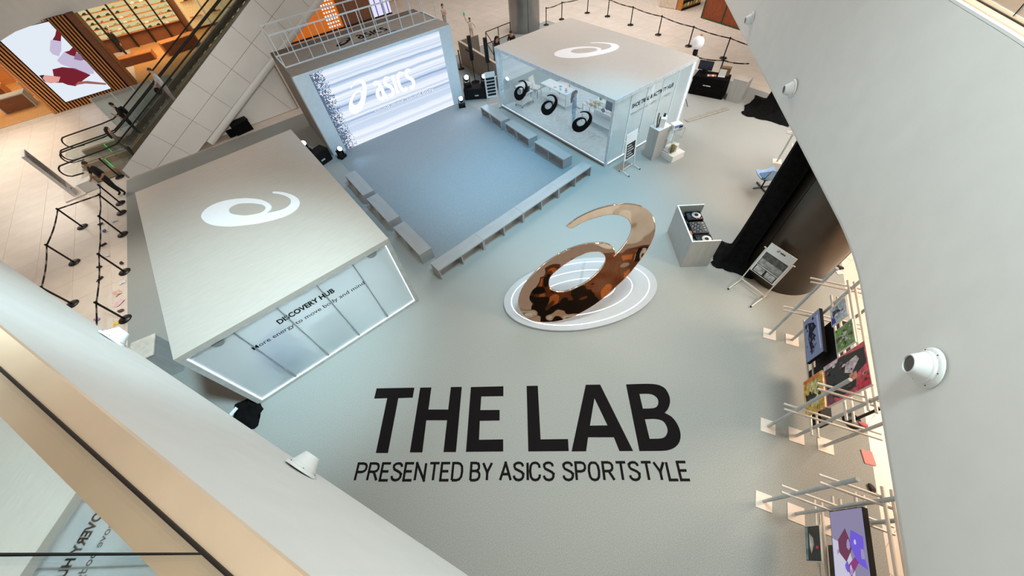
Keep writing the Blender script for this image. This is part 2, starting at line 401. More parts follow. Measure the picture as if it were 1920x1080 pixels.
# --- balcony on the right: lip, coping, glass, floor behind
A0, AC, B1 = (22.3, 13.9), (6.71, -0.12), (0.99, -3.275)
RIGHT = [A0] + fillet(A0, AC, B1, 0.9) + [B1]
FPROF = [(0.30, 4.0), (0.12, 4.0), (0.05, 4.02), (0.012, 4.06), (0.0, 4.13), (0.0, 6.95), (0.30, 6.95)]
o = sweep(RIGHT, FPROF, 1).build('wall_right', M_FASCIA, smooth=True); struct(o)
struct(sweep(RIGHT, [(0.06, 6.95), (0.06, 7.0), (0.17, 7.0), (0.17, 6.95)], 1).build('trim_1', M_COPING))
struct(sweep(RIGHT, [(0.0, 6.955), (0.0, 6.985), (0.058, 6.985), (0.058, 6.955)], 1).build('trim_2', M_FASCIA_EDGE))
struct(sweep(RIGHT, [(0.30, 6.72), (0.30, 6.96), (3.6, 6.96), (3.6, 6.72)], 1).build('floor_balcony_right', M_BALFLOOR))
# --- balcony on the left
L0, L1 = (-7.9, 15.02), (0.99, -3.275)
LEFT = [L0, L1]
o = sweep(LEFT, [(0.30, 4.0), (0.14, 4.0), (0.05, 4.03), (0.01, 4.10), (0.0, 4.22), (0.0, 6.95), (0.30, 6.95)], -1).build('wall_left', M_FASCIA, smooth=True); struct(o)
struct(sweep(LEFT, [(0.0, 6.95), (0.0, 7.0), (0.142, 7.0), (0.142, 6.95)], -1).build('trim_3', M_COPING))
struct(sweep(LEFT, [(0.19, 6.72), (0.19, 6.985), (4.2, 6.985), (4.2, 6.72)], -1).build('floor_balcony_left', M_BALFLOOR))
def cut(poly, p):
    """split a polyline at the point nearest p"""
    p = Vector(p); best = None
    for i in range(len(poly) - 1):
        a, b = Vector(poly[i]), Vector(poly[i + 1]); t = max(0, min(1, (p - a).dot(b - a) / (b - a).length_squared)); q = a + (b - a) * t
        if best is None or (q - p).length < best[0]: best = ((q - p).length, i, tuple(q))
    i, q = best[1], best[2]; return poly[:i + 1] + [q], [q] + poly[i + 1:]
def balustrade(poly, seams, label, z1=8.12, o0=0.15, side=-1):
    t = thing('glass_balustrade', label, 'balustrade')
    sweep(poly, [(o0 - 0.008, 6.996), (o0 - 0.008, 7.012), (o0 + 0.022, 7.012), (o0 + 0.022, 6.996)], side).build('base_channel', M_GASKET, t)
    rest_ = poly; n = 0
    for s in seams + [None]:
        if s: part, rest_ = cut(rest_, s)
        else: part = rest_
        sweep(part, [(o0, 7.012), (o0, z1), (o0 + 0.012, z1), (o0 + 0.012, 7.012)], side).build('pane', M_BALGLASS, t)
        if s:
            a, b = Vector(part[-2]), Vector(part[-1]); d = (b - a).normalized(); nn = Vector((-d.y, d.x)) * side; c = b + nn * (o0 + 0.006)
            MB().obox((c.x, c.y, (7.03 + z1) / 2), (d.x * 0.006, d.y * 0.006, 0), (nn.x * 0.008, nn.y * 0.008, 0), (0, 0, (z1 - 7.03) / 2)).build('joint_strip', M_BLACK, t)
    return t
sl = at2(390, 1033, 7.0)
balustrade(LEFT, [(-5.0, 9.0), (-2.9, 4.8), sl, (-0.3, -0.6)], 'coated glass balustrade on the beige coping of the near left balcony')
balustrade(RIGHT, [(19.0, 10.95), (14.0, 6.45), (10.3, 3.1), at2(1897, 36, 7.0), (4.6, -1.3)], 'glass balustrade along the top of the big right-hand balcony', o0=0.18, side=1)
# --- curved balcony front above the far shops
FARP = [(-12.5, 24.5), (-10.4, 28.2), (-8.6, 31.6), (-8.15, 33.2), (-7.75, 34.3), (-7.0, 34.95), (-5.6, 35.4), (-3.7, 35.9), (2.0, 37.2), (8, 38)]
struct(sweep(FARP, [(0, 4.0), (0, 8.2), (0.35, 8.2), (0.35, 4.0)], 1).build('wall_back_balcony', M_FASCIA, smooth=True))

# --- round fixtures let into the balcony fronts
def port(loc, nrm, r, label):
    t = thing('ceiling_spot_can', label, 'spotlight', loc, 0, 'round white cans on the balcony fronts'); n = Vector(nrm).normalized()
    MB().lathe([(r * 0.2, 0.0), (r, 0.0), (r, 0.012), (r * 0.93, 0.03), (r * 0.80, 0.035)], n=32, axis=n).build('flange', M_WHITE, t, True)
    MB().lathe([(r * 0.80, 0.03), (r * 0.79, 0.055), (r * 0.74, 0.065)], n=32, axis=n).build('collar', M_WHITE, t, True)
    ax = n; b = MB()
    pr = [(r * 0.73, 0.06), (r * 0.64, 0.10), (r * 0.50, 0.16), (r * 0.46, 0.18), (r * 0.41, 0.18), (r * 0.39, 0.08)]
    b.lathe(pr, n=32, axis=ax).build('snoot', M_WHITE, t, True)
    MB().lathe([(r * 0.400, 0.155), (r * 0.400, 0.165)], n=24, axis=ax).build('lens', mat('dark_glass', (60, 50, 42), 0.2), t)
    u = n.orthogonal().normalized(); w = n.cross(u)
    for k in range(6):
        a = k * PI / 3 + 0.4; c = u * math.cos(a) * r * 0.88 + w * math.sin(a) * r * 0.88
        MB().lathe([(0.006, 0.028), (0.006, 0.038)], c, 8, axis=n).build('screw', M_BLACKMETAL, t)
dA = (Vector(A0) - Vector(AC)).normalized(); nA = (-dA.y, dA.x, -0.12); dB = (Vector(AC) - Vector(B1)).normalized(); nB = (-dB.y, dB.x, -0.1)
def on(poly_a, poly_b, t): return (poly_a[0] + (poly_b[0] - poly_a[0]) * t, poly_a[1] + (poly_b[1] - poly_a[1]) * t)
port((4.44, -1.36, 4.86), nB, 0.235, 'large white snooted can on the right balcony front, nearest the camera')
port((10.20, 3.03, 4.58), nA, 0.20, 'middle white can of the three on the right balcony front')
port((13.55, 6.03, 4.58), nA, 0.20, 'smallest white can, highest up on the right balcony front')
dL = (Vector((-2.28, 3.45)) - Vector((-0.79, 0.36))).normalized(); nL = (dL.y, -dL.x, -0.1)
port((-1.68, 2.225, 4.72), nL, 0.20, 'white can on the near left balcony edge beside the floor lettering')
port((-3.515, 6.0, 4.6), nL, 0.20, 'white can on the near left balcony edge beside the queue lane')

# --- columns
t = thing('clad_column', 'big round dark bronze clad column behind the easel sign', 'column', (10.17, 0.86, 0))
MB().lathe([(0.98, 0.0), (0.98, 6.7)], n=64).build('cladding', M_COLUMN, t, True)
for a in (2.55, 0.4, -1.7):
    MB().obox((0.982 * math.cos(a), 0.982 * math.sin(a), 3.3), (-0.008 * math.sin(a), 0.008 * math.cos(a), 0), (0.004 * math.cos(a), 0.004 * math.sin(a), 0), (0, 0, 3.3)).build('joint_strip', M_BLACK, t)
t = thing('clad_column', 'round brushed steel column behind the shoe trial pavilion', 'column', (17.85, 22.75, 0))
MB().lathe([(1.02, 0.0), (1.02, 9.0)], n=48).build('cladding', M_SILVERCOL, t, True)
for a in (-2.0, 0.3):
    MB().obox((1.022 * math.cos(a), 1.022 * math.sin(a), 4.5), (-0.012 * math.sin(a), 0.012 * math.cos(a), 0), (0.004 * math.cos(a), 0.004 * math.sin(a), 0), (0, 0, 4.5)).build('joint_strip', M_BLACK, t)

# --- shop fronts below the balcony on the camera side (out of view, toned for the sculpture's reflection)
b = MB().box(-10, -7.4, 0, 14, -7.2, 4.0)
sf = struct(b.build('wall_front', mat('walnut_shopfront', (96, 58, 34), 0.45, var=0.15, scale=2, stretch=(3, 3, 0.5))))
for i, x in enumerate((-9, -6.6, -2.2, 0.0, 4.4, 8.8)):
    MB().box(x, -7.2, 0.1, x + (2.0 if i % 2 else 1.6), -7.12, 3.4).build('shop_opening', M_BLACK if i % 2 else M_WOOD, sf)
MB().box(-10, -7.1, 0.0, 14, -7.0, 1.5).build('added_dark_base', M_BLACK, sf)  # black band added to darken the lower part of the sculpture's reflection

# ================================================================== escalators and the hall behind the stage
ESL = 0.485                                              # rise per metre of run
def ez(x, z0): return z0 + max(0.0, x + 5.75) * ESL
esc = []
for k, (ya, yb, lab) in enumerate(((23.62, 25.08, 'near escalator with black handrails, nearest the white cladding'), (25.36, 26.88, 'far escalator with black handrails, beside the shoe shop'))):
    t = thing('escalator', lab, 'escalator', (0, 0, 0), 0, 'pair of escalators'); esc.append(t)
    for y, sgn in ((ya, 1), (yb, -1)):
        # handrail: straight run, incline, and the rounded newel end
        pts = [(9.0, y, ez(9.0, 1.18)), (-5.2, y, ez(-5.2, 1.18)), (-5.75, y, 1.20), (-6.3, y, 1.15), (-7.7, y, 1.13)]
        pts += [(-7.95 - 0.25 * math.sin(a), y, 0.85 + 0.28 * math.cos(a)) for a in (0.3, 0.8, 1.3, 1.8, 2.3, 2.8)] + [(-7.6, y, 0.55)]
        MB().path(pts, 0.031, 8).build('handrail', M_RUBBER, t, True)
        g = MB(); top = [(x, ez(x, 1.14)) for x in (9.0, -5.2)] + [(-5.75, 1.14), (-7.9, 1.05), (-8.12, 0.85), (-7.9, 0.6), (-7.6, 0.55)]
        bot = [(-5.75, 0.3)] + [(x, ez(x, 0.30)) for x in (-5.2, 9.0)]
        pr = top + bot; kk = len(pr)
        g.add([(x, y - 0.006, z) for x, z in pr] + [(x, y + 0.006, z) for x, z in pr], [tuple(range(kk)), tuple(reversed(range(kk, 2 * kk)))] + [(i, kk + i, kk + (i + 1) % kk, (i + 1) % kk) for i in range(kk)])
        g.build('glass_side', M_GLASS, t)
        sk = MB()
        for (x0, x1) in ((-7.9, -5.75), (-5.75, 9.0)):
            sk.obox(((x0 + x1) / 2, y, (ez(x0, 0.22) + ez(x1, 0.22)) / 2), ((x1 - x0) / 2, 0, (ez(x1, 0) - ez(x0, 0)) / 2), (0, 0.11, 0), (0, 0, 0.13))
        sk.build('skirt_deck', M_BRASS, t)
    w = (yb - ya) / 2 - 0.12; yc = (ya + yb) / 2
    st_me = MB().box(-0.2, -w, -0.3, 0.2, w, 0.0).mesh('step', mat('ribbed_step', (128, 124, 116), 0.4, metal=0.3, var=0.12, scale=60, stretch=(0.1, 1, 1)))
    for i in range(30):
        x = -5.9 + i * 0.42; link('step', st_me, t, (x, yc, ez(x - 0.05, 0.12)))
    MB().box(-8.1, ya - 0.05, 0.0, -6.1, yb + 0.05, 0.10).build('comb_plate', mat('steel_comb_plate', (170, 164, 150), 0.35, metal=0.5), t)
    MB().tube((-6.6, ya + 0.13, 0.15), (-6.6, ya + 0.13, 0.75), 0.018).build('green_light_bar', glow('green_indicator', (40, 210, 90), 1.2), t)

t = thing('glass_guard', 'row of milky glass guard panels between the escalators and the shops', 'guard panel', (-6.35, 29.0, 0))
for i in range(4):
    MB().box(i * 0.95 + 0.03, -0.008, 0.08, i * 0.95 + 0.92, 0.008, 1.72).build('glass_panel', M_FROST3, t); MB().box(i * 0.95 - 0.02, -0.03, 0, i * 0.95 + 0.02, 0.03, 1.72).build('post', M_WHITE, t)
# white cladding: panels laid along the slope
cl = struct(MB().add([(-6.3, 22.84, 0), (-1.9, 22.84, 0.3), (10, 22.84, 6.5), (10, 22.84, 8.4), (-5.35, 22.84, 0.8), (-6.05, 22.84, 0.6), (-6.3, 22.84, 0.4)], [(0, 1, 2, 3, 4, 5, 6)]).build('wall_escalator', M_PANELJ))
sx, sz = math.cos(math.atan(0.51)), math.sin(math.atan(0.51))
def under(x): return max(0.0, 0.32 + 0.517 * (x + 1.94))
def over(x): return 0.86 + 0.506 * (x + 5.37) if x > -5.37 else (0.86 if x > -6.0 else 0.5)
def clip(poly, f):
    out = []
    for i in range(len(poly)):
        a, b = poly[i - 1], poly[i]; fa, fb = f(a), f(b)
        if (fa >= 0) != (fb >= 0):
            t_ = fa / (fa - fb); out.append((a[0] + (b[0] - a[0]) * t_, a[1] + (b[1] - a[1]) * t_))
        if fb >= 0: out.append(b)
    return out
def slab(poly, y, th, name, m, parent):
    k = len(poly)
    MB().add([(x, y, z) for x, z in poly] + [(x, y + th, z) for x, z in poly], [tuple(reversed(range(k))), tuple(range(k, 2 * k))] + [(i, (i + 1) % k, k + (i + 1) % k, k + i) for i in range(k)]).build(name, m, parent)
o0 = Vector((-1.94, 0.32))
for i in range(-3, 9):
    for r0, r1 in ((0.30, 1.15), (1.15, 2.02)):
        g = 0.008; s0, s1 = i * 1.55 + g, (i + 1) * 1.55 - g
        q = [(o0.x + s * sx - r * sz, o0.y + s * sz + r * sx) for s, r in ((s0, r0 + g), (s1, r0 + g), (s1, r1 - g), (s0, r1 - g))]
        q = clip(clip(q, lambda p: p[1] - 0.01), lambda p: p[0] + 6.2)
        q = clip(q, lambda p: over(p[0]) - p[1])
        if len(q) > 2: slab(q, 22.80, 0.04, 'panel', M_PANEL, cl)
# rounded underside edge and the soffit behind it
b = MB()
for x in (-2.55, 9.5):
    pass
P0, P1 = Vector((-2.5, 22.98, 0.18)), Vector((9.6, 22.98, 6.44)); b.path([P0, P1], 0.20, 24); b.build('rounded_edge', M_PANEL, cl, True)
slab([(-2.4, 0.02), (9.6, 6.2), (9.6, 6.25), (-2.4, 0.07)], 23.0, 3.9, 'soffit', M_PANEL, cl)
# triangular wall under the escalator
tw = struct(MB().add([(-1.9, 23.64, 0), (2.12, 23.64, 0), (2.12, 23.64, 2.1)], [(0, 1, 2)]).build('wall_under_escalator', M_PANELJ))
for s0, s1 in ((-2.0, 1.0), (1.0, 3.2), (3.2, 6)):
    q = [(o0.x + s * sx - r * sz, o0.y + s * sz + r * sx) for s, r in ((s0 + 0.008, 0.02), (s1 - 0.008, 0.02), (s1 - 0.008, -3.4), (s0 + 0.008, -3.4))]
    q = clip(clip(q, lambda p: p[1] - 0.01), lambda p: 2.12 - p[0])
    if len(q) > 2: slab(q, 23.60, 0.03, 'panel', M_PANEL, tw)
MB().box(2.12, 23.55, 0, 2.18, 23.66, 2.2).build('edge_trim', M_PANELJ, tw)
t = thing('flight_case', 'black case lying under the white escalator cladding', 'case', (-0.85, 23.2, 0), 0.15)
MB().box(-0.42, -0.22, 0, 0.42, 0.22, 0.5).build('body', M_CLOTH, t); MB().box(-0.75, -0.1, 0, -0.42, 0.15, 0.3).build('strap_bundle', M_CLOTH, t); MB().box(-0.44, -0.24, 0.5, 0.44, 0.24, 0.56).build('lid', M_BLACK, t)

# ================================================================== shops on the far side
YF = 35.1
t = thing('slatted_shop_wall', 'oak slatted shop wall with black gaps around the big video screen', 'wall panel', (0, 0, 0))
MB().box(-9.6, YF + 0.05, 0, -5.1, YF + 0.20, 4.1).build('backing', M_BLACK, t)
s_me = MB().box(-0.042, -0.02, 0, 0.042, 0.02, 4.1).mesh('slat', M_WOOD)
x = -9.56
while x < -5.5:
    link('slat', s_me, t, (x, YF, 0)); x += 0.165
MB().box(-5.45, YF - 0.06, 0, -5.1, YF + 1.6, 4.1).build('side_panel', M_WOODDK, t)
MB().box(-9.75, YF - 0.05, 0, -9.62, YF + 0.3, 4.1).build('edge_post', M_WOOD, t)
t = thing('video_screen', 'large upright video screen showing a reclining figure in a maroon top', 'screen', (-7.54, YF - 0.1, 2.2))
MB().box(-1.24, -0.02, -1.8, 1.24, 0.05, 1.8).build('casing', M_BLACK, t)
MB().box(-1.22, -0.03, -1.78, 1.22, -0.02, 1.78).build('display', glow('screen_white', (226, 234, 244), 0.95), t)
G_MAR, G_LIL, G_FLESH = glow('screen_maroon', (120, 36, 48), 0.9), glow('screen_lilac', (196, 186, 214), 0.95), glow('screen_flesh', (226, 160, 150), 0.95)
def scr(pts, m, k=0):                                   # outlines read at the screen's plane
    q = []
    for x, y in pts:
        d = ray(x / 6.0, 20 + y / 6.0); P = EYE + d * ((YF - 0.135) / d.y); q.append((P.x + 7.54, P.z - 2.2))
    MB().flat(outline([q], 0.004), (0, -0.034 - 0.003 * k, 0), (1, 0, 0), (0, 0, 1)).build('picture', m, t)
scr([(590, 660), (700, 635), (850, 650), (1020, 725), (960, 765), (850, 850), (760, 835), (705, 812), (615, 810), (605, 740)], G_MAR)
scr([(640, 560), (720, 465), (830, 510), (880, 545), (970, 570), (1050, 660), (1060, 710), (1000, 712), (820, 650), (690, 605)], G_LIL)
scr([(570, 330), (690, 345), (690, 450), (660, 515), (590, 490), (558, 450)], G_LIL)
scr([(635, 210), (690, 265), (685, 345), (590, 330), (620, 280)], G_MAR); scr([(725, 465), (780, 450), (825, 405), (865, 455), (840, 515), (790, 500)], G_MAR, 1)
scr([(855, 470), (900, 490), (950, 555), (900, 562), (830, 545)], glow('screen_mauve_shoe', (150, 118, 150), 0.9), 1)
scr([(450, 730), (520, 725), (600, 735), (680, 745), (660, 800), (570, 818), (505, 800)], G_FLESH, 2); scr([(440, 728), (500, 722), (480, 760), (520, 810), (490, 790)], glow('screen_dark', (70, 44, 46), 0.8), 3)
scr([(840, 840), (880, 800), (980, 790), (1190, 815), (1195, 835), (960, 820)], glow('screen_striped_sleeve', (170, 110, 104), 0.8), 1)

# interior of the shoe shop right of the slats
MB_ = MB().box(-5.1, YF + 0.4, -0.012, 6.0, 47.5, 0.0).build('floor_shop', M_WOODFL); struct(MB_)
struct(MB().box(-9.0, 45.2, 0, 8.0, 45.4, 5.2).build('wall_back_shop', M_WOODDK))
area_light('shop_track_light', (-2.5, 41, 4.6), (-3.0, 44, 1.0), 5, 420, (1.0, 0.74, 0.45), 3)
G_SHELF = glow('lit_shelf_back', (236, 222, 164), 0.72); G_SHELF2 = glow('lit_mesh_back', (232, 214, 168), 0.62)
sh_top = MB().box(-0.5, -0.15, -0.015, 0.5, 0.15, 0.015).mesh('shelf', M_WOOD)
shoe_me = []
for i, c in enumerate(((228, 220, 206), (48, 44, 42), (196, 150, 110), (150, 160, 110))):
    b = MB(); b.box(-0.05, -0.14, 0, 0.05, 0.14, 0.03); b.add([(-0.045, -0.13, 0.03), (0.045, -0.13, 0.03), (0.045, 0.13, 0.03), (-0.045, 0.13, 0.03), (-0.035, -0.12, 0.12), (0.035, -0.12, 0.12), (0.035, 0.0, 0.11), (-0.035, 0.0, 0.11), (0.03, 0.12, 0.05), (-0.03, 0.12, 0.05)],
        [(0, 1, 5, 4), (4, 5, 6, 7), (7, 6, 8, 9), (9, 8, 2, 3), (0, 4, 7, 3), (3, 7, 9), (1, 2, 6, 5), (2, 8, 6)])
    shoe_me.append(b.mesh('shoe', mat('shoe_%d' % i, c, 0.6)))
def shelf_unit(x0, x1, rows, label, bk, z0=0.9, dz=0.31, shoes=True):
    y = 45.1; t = thing('shelf_unit', label, 'shelf', ((x0 + x1) / 2, y, 0)); w = (x1 - x0)
    MB().box(-w / 2, 0.0, 0.0, w / 2, 0.06, z0).build('base_cabinet', M_WOODDK, t)
    MB().box(-w / 2, 0.02, z0, w / 2, 0.05, z0 + dz * rows + 0.1).build('back_panel', bk, t)
    for s in (-1, 1): MB().box(s * w / 2 - 0.03, -0.3, 0, s * w / 2 + 0.03, 0.05, z0 + dz * rows + 0.2).build('upright', M_BLACKMETAL, t)
    for r in range(rows):
        b = MB().box(-w / 2 + 0.04, -0.3, z0 + r * dz, w / 2 - 0.04, 0.02, z0 + r * dz + 0.035).build('shelf', M_WOOD, t)
        if shoes and r > 0 or shoes:
            for k in range(2 if w < 1.4 else 3):
                if random.random() < 0.82:
                    so = link('shoe', random.choice(shoe_me), None, (t.location.x - w / 2 + w * (k + 0.5) / (2 if w < 1.4 else 3), y - 0.15, z0 + r * dz + 0.035), random.uniform(-0.5, 0.5) + 1.2)
                    tag(so, 'small trainer displayed on the warm lit shelves of the shop behind the escalators', 'shoe', 'trainers on the far shop shelves')
for i, (x0, x1) in enumerate(((-6.9, -5.7), (-5.65, -4.45), (-4.4, -3.2), (-3.15, -1.95), (-1.9, -0.7))):
    shelf_unit(x0, x1, 11, ['leftmost lit shoe shelf beside the slatted wall', 'second lit shoe shelf from the slatted wall', 'middle lit shoe shelf of the far shop', 'fourth lit shoe shelf from the slatted wall', 'lit shoe shelf nearest the tall mesh panels'][i], G_SHELF)
for i in range(4):
    x0 = -0.2 + i * 1.5
    t = thing('mesh_panel', ['first', 'second', 'third', 'fourth'][i] + ' tall lit mesh panel from the shoe shelves in the far shop', 'wall panel', (x0 + 0.7, 44.9, 0))
    MB().box(-0.68, 0, 0.2, 0.68, 0.05, 5.0).build('panel', mat('gold_mesh', (196, 172, 120), 0.5, var=0.25, scale=22, emit=0.28, ecol=(232, 206, 150)), t)
    for s in (-1, 1): MB().box(s * 0.71 - 0.025, -0.04, 0.2, s * 0.71 + 0.025, 0.05, 5.0).build('light_edge', G_SHELF2, t)
    for z in (0.9, 1.9, 2.9, 3.8):
        MB().box(-0.45, -0.3, z, 0.45, 0.0, z + 0.04).build('shelf', M_WOOD, t)
        so = link('shoe', shoe_me[(i + int(z)) % 4], None, (x0 + 0.7, 44.75, z + 0.04), 1.4); tag(so, 'small trainer displayed on the warm lit shelves of the shop behind the escalators', 'shoe', 'trainers on the far shop shelves')
def table(name, label, loc, rz, w, d, h, m, group=None):
    t = thing(name, label, 'table', loc, rz, group)
    MB().box(-w / 2, -d / 2, h - 0.05, w / 2, d / 2, h).build('table_top', m, t)
    for s in (-1, 1): MB().box(s * w / 2 - (0.06 if s > 0 else 0), -d / 2, 0, s * w / 2 + (0.06 if s < 0 else 0), d / 2, h - 0.05).build('end_panel', m, t)
    MB().box(-w / 2 + 0.06, -d / 2 + 0.02, 0.0, w / 2 - 0.06, d / 2 - 0.02, h - 0.05).build('front_panel', M_WOODDK, t)
    return t
table('display_table', 'low oak display bench in front of the lit shoe shelves', (-4.6, 40.8, 0), -0.1, 2.2, 0.9, 0.5, M_WOOD)
table('display_table', 'oak display table with products near the mesh panels', (-1.6, 40.6, 0), 0.2, 2.4, 0.9, 0.8, M_WOOD)
table('display_table', 'grey plinth table with caps in the shop left of the slats', (-11.6, 38.2, 0), 0.0, 1.6, 0.9, 0.8, M_DJ)
table('display_table', 'oak table at the left frame edge in the shop left of the slats', (-13.2, 40.6, 0), 0.0, 2.2, 0.9, 0.9, M_WOOD)
table('display_table', 'pale plinth beside the blue banner in the shop left of the slats', (-10.6, 40.4, 0), 0.0, 1.2, 0.8, 0.9, M_DJ)
struct(MB().box(-16, YF + 0.4, -0.012, -9.7, 47.5, 0.0).build('floor_shop_left', M_WOODFL))
struct(MB().box(-18, 44.6, 0, -9.6, 44.8, 4.2).build('wall_back_shop_left', M_WOOD))
area_light('shop_left_track_light', (-12.5, 40, 4.4), (-12.5, 41, 0), 4, 260, (1.0, 0.72, 0.42), 3)
t = thing('banner', 'dark blue banner with white print on a stand left of the slats', 'banner', (-10.5, 39.0, 0), 0.3)
MB().box(-0.35, -0.01, 1.3, 0.35, 0.01, 2.9).build('cloth', mat('navy_print', (34, 44, 112), 0.8), t); MB().tube((0.3, 0, 0), (0.3, 0, 2.9), 0.02).build('pole', M_BLACKMETAL, t)
MB().lathe([(0.2, 0), (0.2, 0.02)]).build('foot', M_BLACKMETAL, t)
MB().box(-0.22, -0.02, 2.2, 0.22, -0.012, 2.5).build('print', M_WHITE, t)

# kiosks and shop fronts behind the stage
def shopwall(name, label, x0, x1, y, z1, m, cat='shop front'):
    t = thing(name, label, cat, ((x0 + x1) / 2, y, 0)); w = (x1 - x0) / 2
    MB().box(-w, 0, 0, w, 0.2, z1).build('wall_face', m, t); MB().box(-w, -0.03, 0, w, 0.0, 0.1).build('plinth', M_BLACKMETAL, t); return t
t = shopwall('orange_shop_front', 'orange shop wall with rows of white dots behind the stage', 4.5, 9.1, 34.2, 6.0, M_ORANGE)
dot = MB().box(-0.05, -0.03, -0.05, 0.05, 0, 0.05).mesh('light_dot', glow('dot_light', (255, 244, 230), 1.1))
for i in range(24):
    for j in range(5):
        link('light_dot', dot, t, (1.25 + j * 0.2, 0, 0.3 + i * 0.22))
shopwall('brown_shop_front', 'dark brown panelled shop wall behind the stage railing', 9.1, 11.6, 34.15, 6.0, M_BROWNCURT)
t = thing('light_box', 'tall white light box beside the brown shop wall', 'light box', (12.4, 34.1, 0))
MB().box(-0.8, 0, 0, 0.8, 0.2, 6).build('casing', M_BLACK, t); MB().box(-0.77, -0.02, 0.1, 0.77, 0, 5.9).build('display', glow('lightbox_white', (228, 226, 245), 0.95), t)
for i, x in enumerate((-0.45, 0.05, 0.5)): MB().box(x, -0.03, 0.1, x + 0.09, -0.02, 5.9).build('violet_band', glow('violet_band', (110, 90, 190), 0.9), t)
p = at(1100, -14); t = thing('food_counter', 'orange topped counter at the top edge behind the stage railing', 'counter', (14.6, 37.3, 0))
MB().box(-0.8, 0, 0, 0.8, 0.7, 1.0).build('body', M_WOOD, t); MB().box(-0.85, -0.05, 1.0, 0.85, 0.75, 1.06).build('counter_top', M_ORANGE, t)
t = thing('planter_screen', 'rust brown panel screen with green frame beyond the rear queue barriers', 'screen panel', (0, 0, 0))
a, b_ = at(1314.5, 33), at(1372, 51); e = (b_ - a).normalized(); up_ = Vector((0, 0, 1))
nb = e.cross(up_)
MB().obox((a + b_ + e * 0.6) / 2 + up_ * 0.65 - nb * 0.3, (b_ - a + e * 0.6) / 2 * 0.98, nb * 0.28, up_ * 0.62).build('panel', mat('rust_panel', (140, 66, 30), 0.6, var=0.1), t)
MG = mat('green_frame', (40, 86, 48), 0.5)
for q0, q1 in ((a, a + up_ * 1.3), (a + up_ * 1.3, a + up_ * 1.3 + (b_ - a) + e * 0.6), (a, b_ + e * 0.6), (a + e * 1.55, a + e * 1.55 + up_ * 1.3)): MB().beam(q0, q1, 0.05, 0.05).build('frame_bar', MG, t)
t = thing('snack_kiosk', 'oak kiosk with shelves of small packets at the top right', 'kiosk', (0, 0, 0))
a, b_ = at(1277, 20), at(1312, 8); e = (b_ - a).normalized(); nb = e.cross(up_)
MB().obox((a + b_) / 2 + up_ * 1.0 - nb * 0.5, (b_ - a) / 2, nb * 0.5, up_ * 1.0).build('body', M_WOOD, t); MB().beam(a + nb * 0.02 + up_ * 0.05, b_ + nb * 0.02 + up_ * 0.05, 0.04, 0.1).build('plinth', M_BLACK, t)
MB().beam(a + nb * 0.03 + up_ * 0.45, b_ + nb * 0.03 + up_ * 0.45, 0.06, 0.16).build('shelf_recess', M_BLACK, t)
for i in range(6):
    c = a.lerp(b_, 0.12 + i * 0.15) + nb * 0.05 + up_ * 0.3; MB().obox(c, e * 0.07, nb * 0.03, up_ * 0.09).build('packet', mat('packet_%d' % (i % 3), ((150, 190, 70), (230, 226, 214), (232, 160, 60))[i % 3], 0.5), t)
t = thing('beige_shop_wall', 'plain beige shop wall at the top right beside the oak kiosk', 'shop front', (0, 0, 0))
a, b_ = at(1235, 12), at(1266, 17); e = (b_ - a).normalized(); nb = e.cross(up_)
MB().obox((a + b_) / 2 + up_ * 1.5 - nb * 0.1, (b_ - a) / 2, nb * 0.1, up_ * 1.5).build('wall_face', mat('beige_plaster', (224, 206, 184), 0.7), t)
MB().beam(b_ + nb * 0.02, b_ + nb * 0.02 + up_ * 3, 0.06, 0.06).build('corner_trim', M_WHITE, t)

# ================================================================== floor lettering
def zt(x, y): return at2(640 + x / 2.8235, 690 + y / 2.8235)
LET = {'t': [[(187, 108), (387, 104), (378, 157), (302, 160), (247, 450), (183, 450), (243, 160), (174, 162)]],
 'h': [[(418, 104), (477, 103), (461, 220), (566, 220), (580, 101), (638, 100), (607, 445), (541, 445), (560, 277), (450, 277), (429, 447), (363, 447)]],
 'e': [[(686, 101), (858, 97), (858, 149), (741, 151), (736, 223), (838, 222), (838, 278), (733, 280), (729, 380), (857, 378), (857, 442), (660, 444)]],
 'l': [[(981, 95), (1040, 94), (1055, 378), (1200, 376), (1204, 440), (990, 442)]],
 'a': [[(1294, 89), (1370, 88), (1545, 440), (1472, 440), (1443, 367), (1306, 367), (1296, 441), (1219, 442)], [(1340, 160), (1409, 304), (1316, 305)]],
 'b': [[(1507, 87), (1600, 84), (1650, 85), (1685, 92), (1715, 110), (1735, 145), (1740, 180), (1730, 215), (1712, 238), (1750, 260), (1780, 300), (1795, 345), (1792, 385), (1772, 415), (1738, 433), (1690, 439), (1578, 440)],
       [(1578, 138), (1625, 137), (1655, 145), (1675, 165), (1677, 190), (1665, 208), (1640, 214), (1596, 215)], [(1607, 272), (1660, 270), (1700, 280), (1720, 305), (1727, 335), (1715, 362), (1690, 373), (1632, 375)]]}
t = thing('floor_lettering', 'large black floor letters reading THE LAB on the grey carpet', 'lettering', (0, 0, 0))
for k, lps in LET.items():
    MB().flat(outline([smooth_loop([zt(*p) for p in lp], 4) if k == 'b' else [zt(*p) for p in lp] for lp in lps], 0.003), (0, 0, 0.0025), (1, 0, 0), (0, 1, 0), (0, 0, 1)).build('letter', M_TEXT, t)
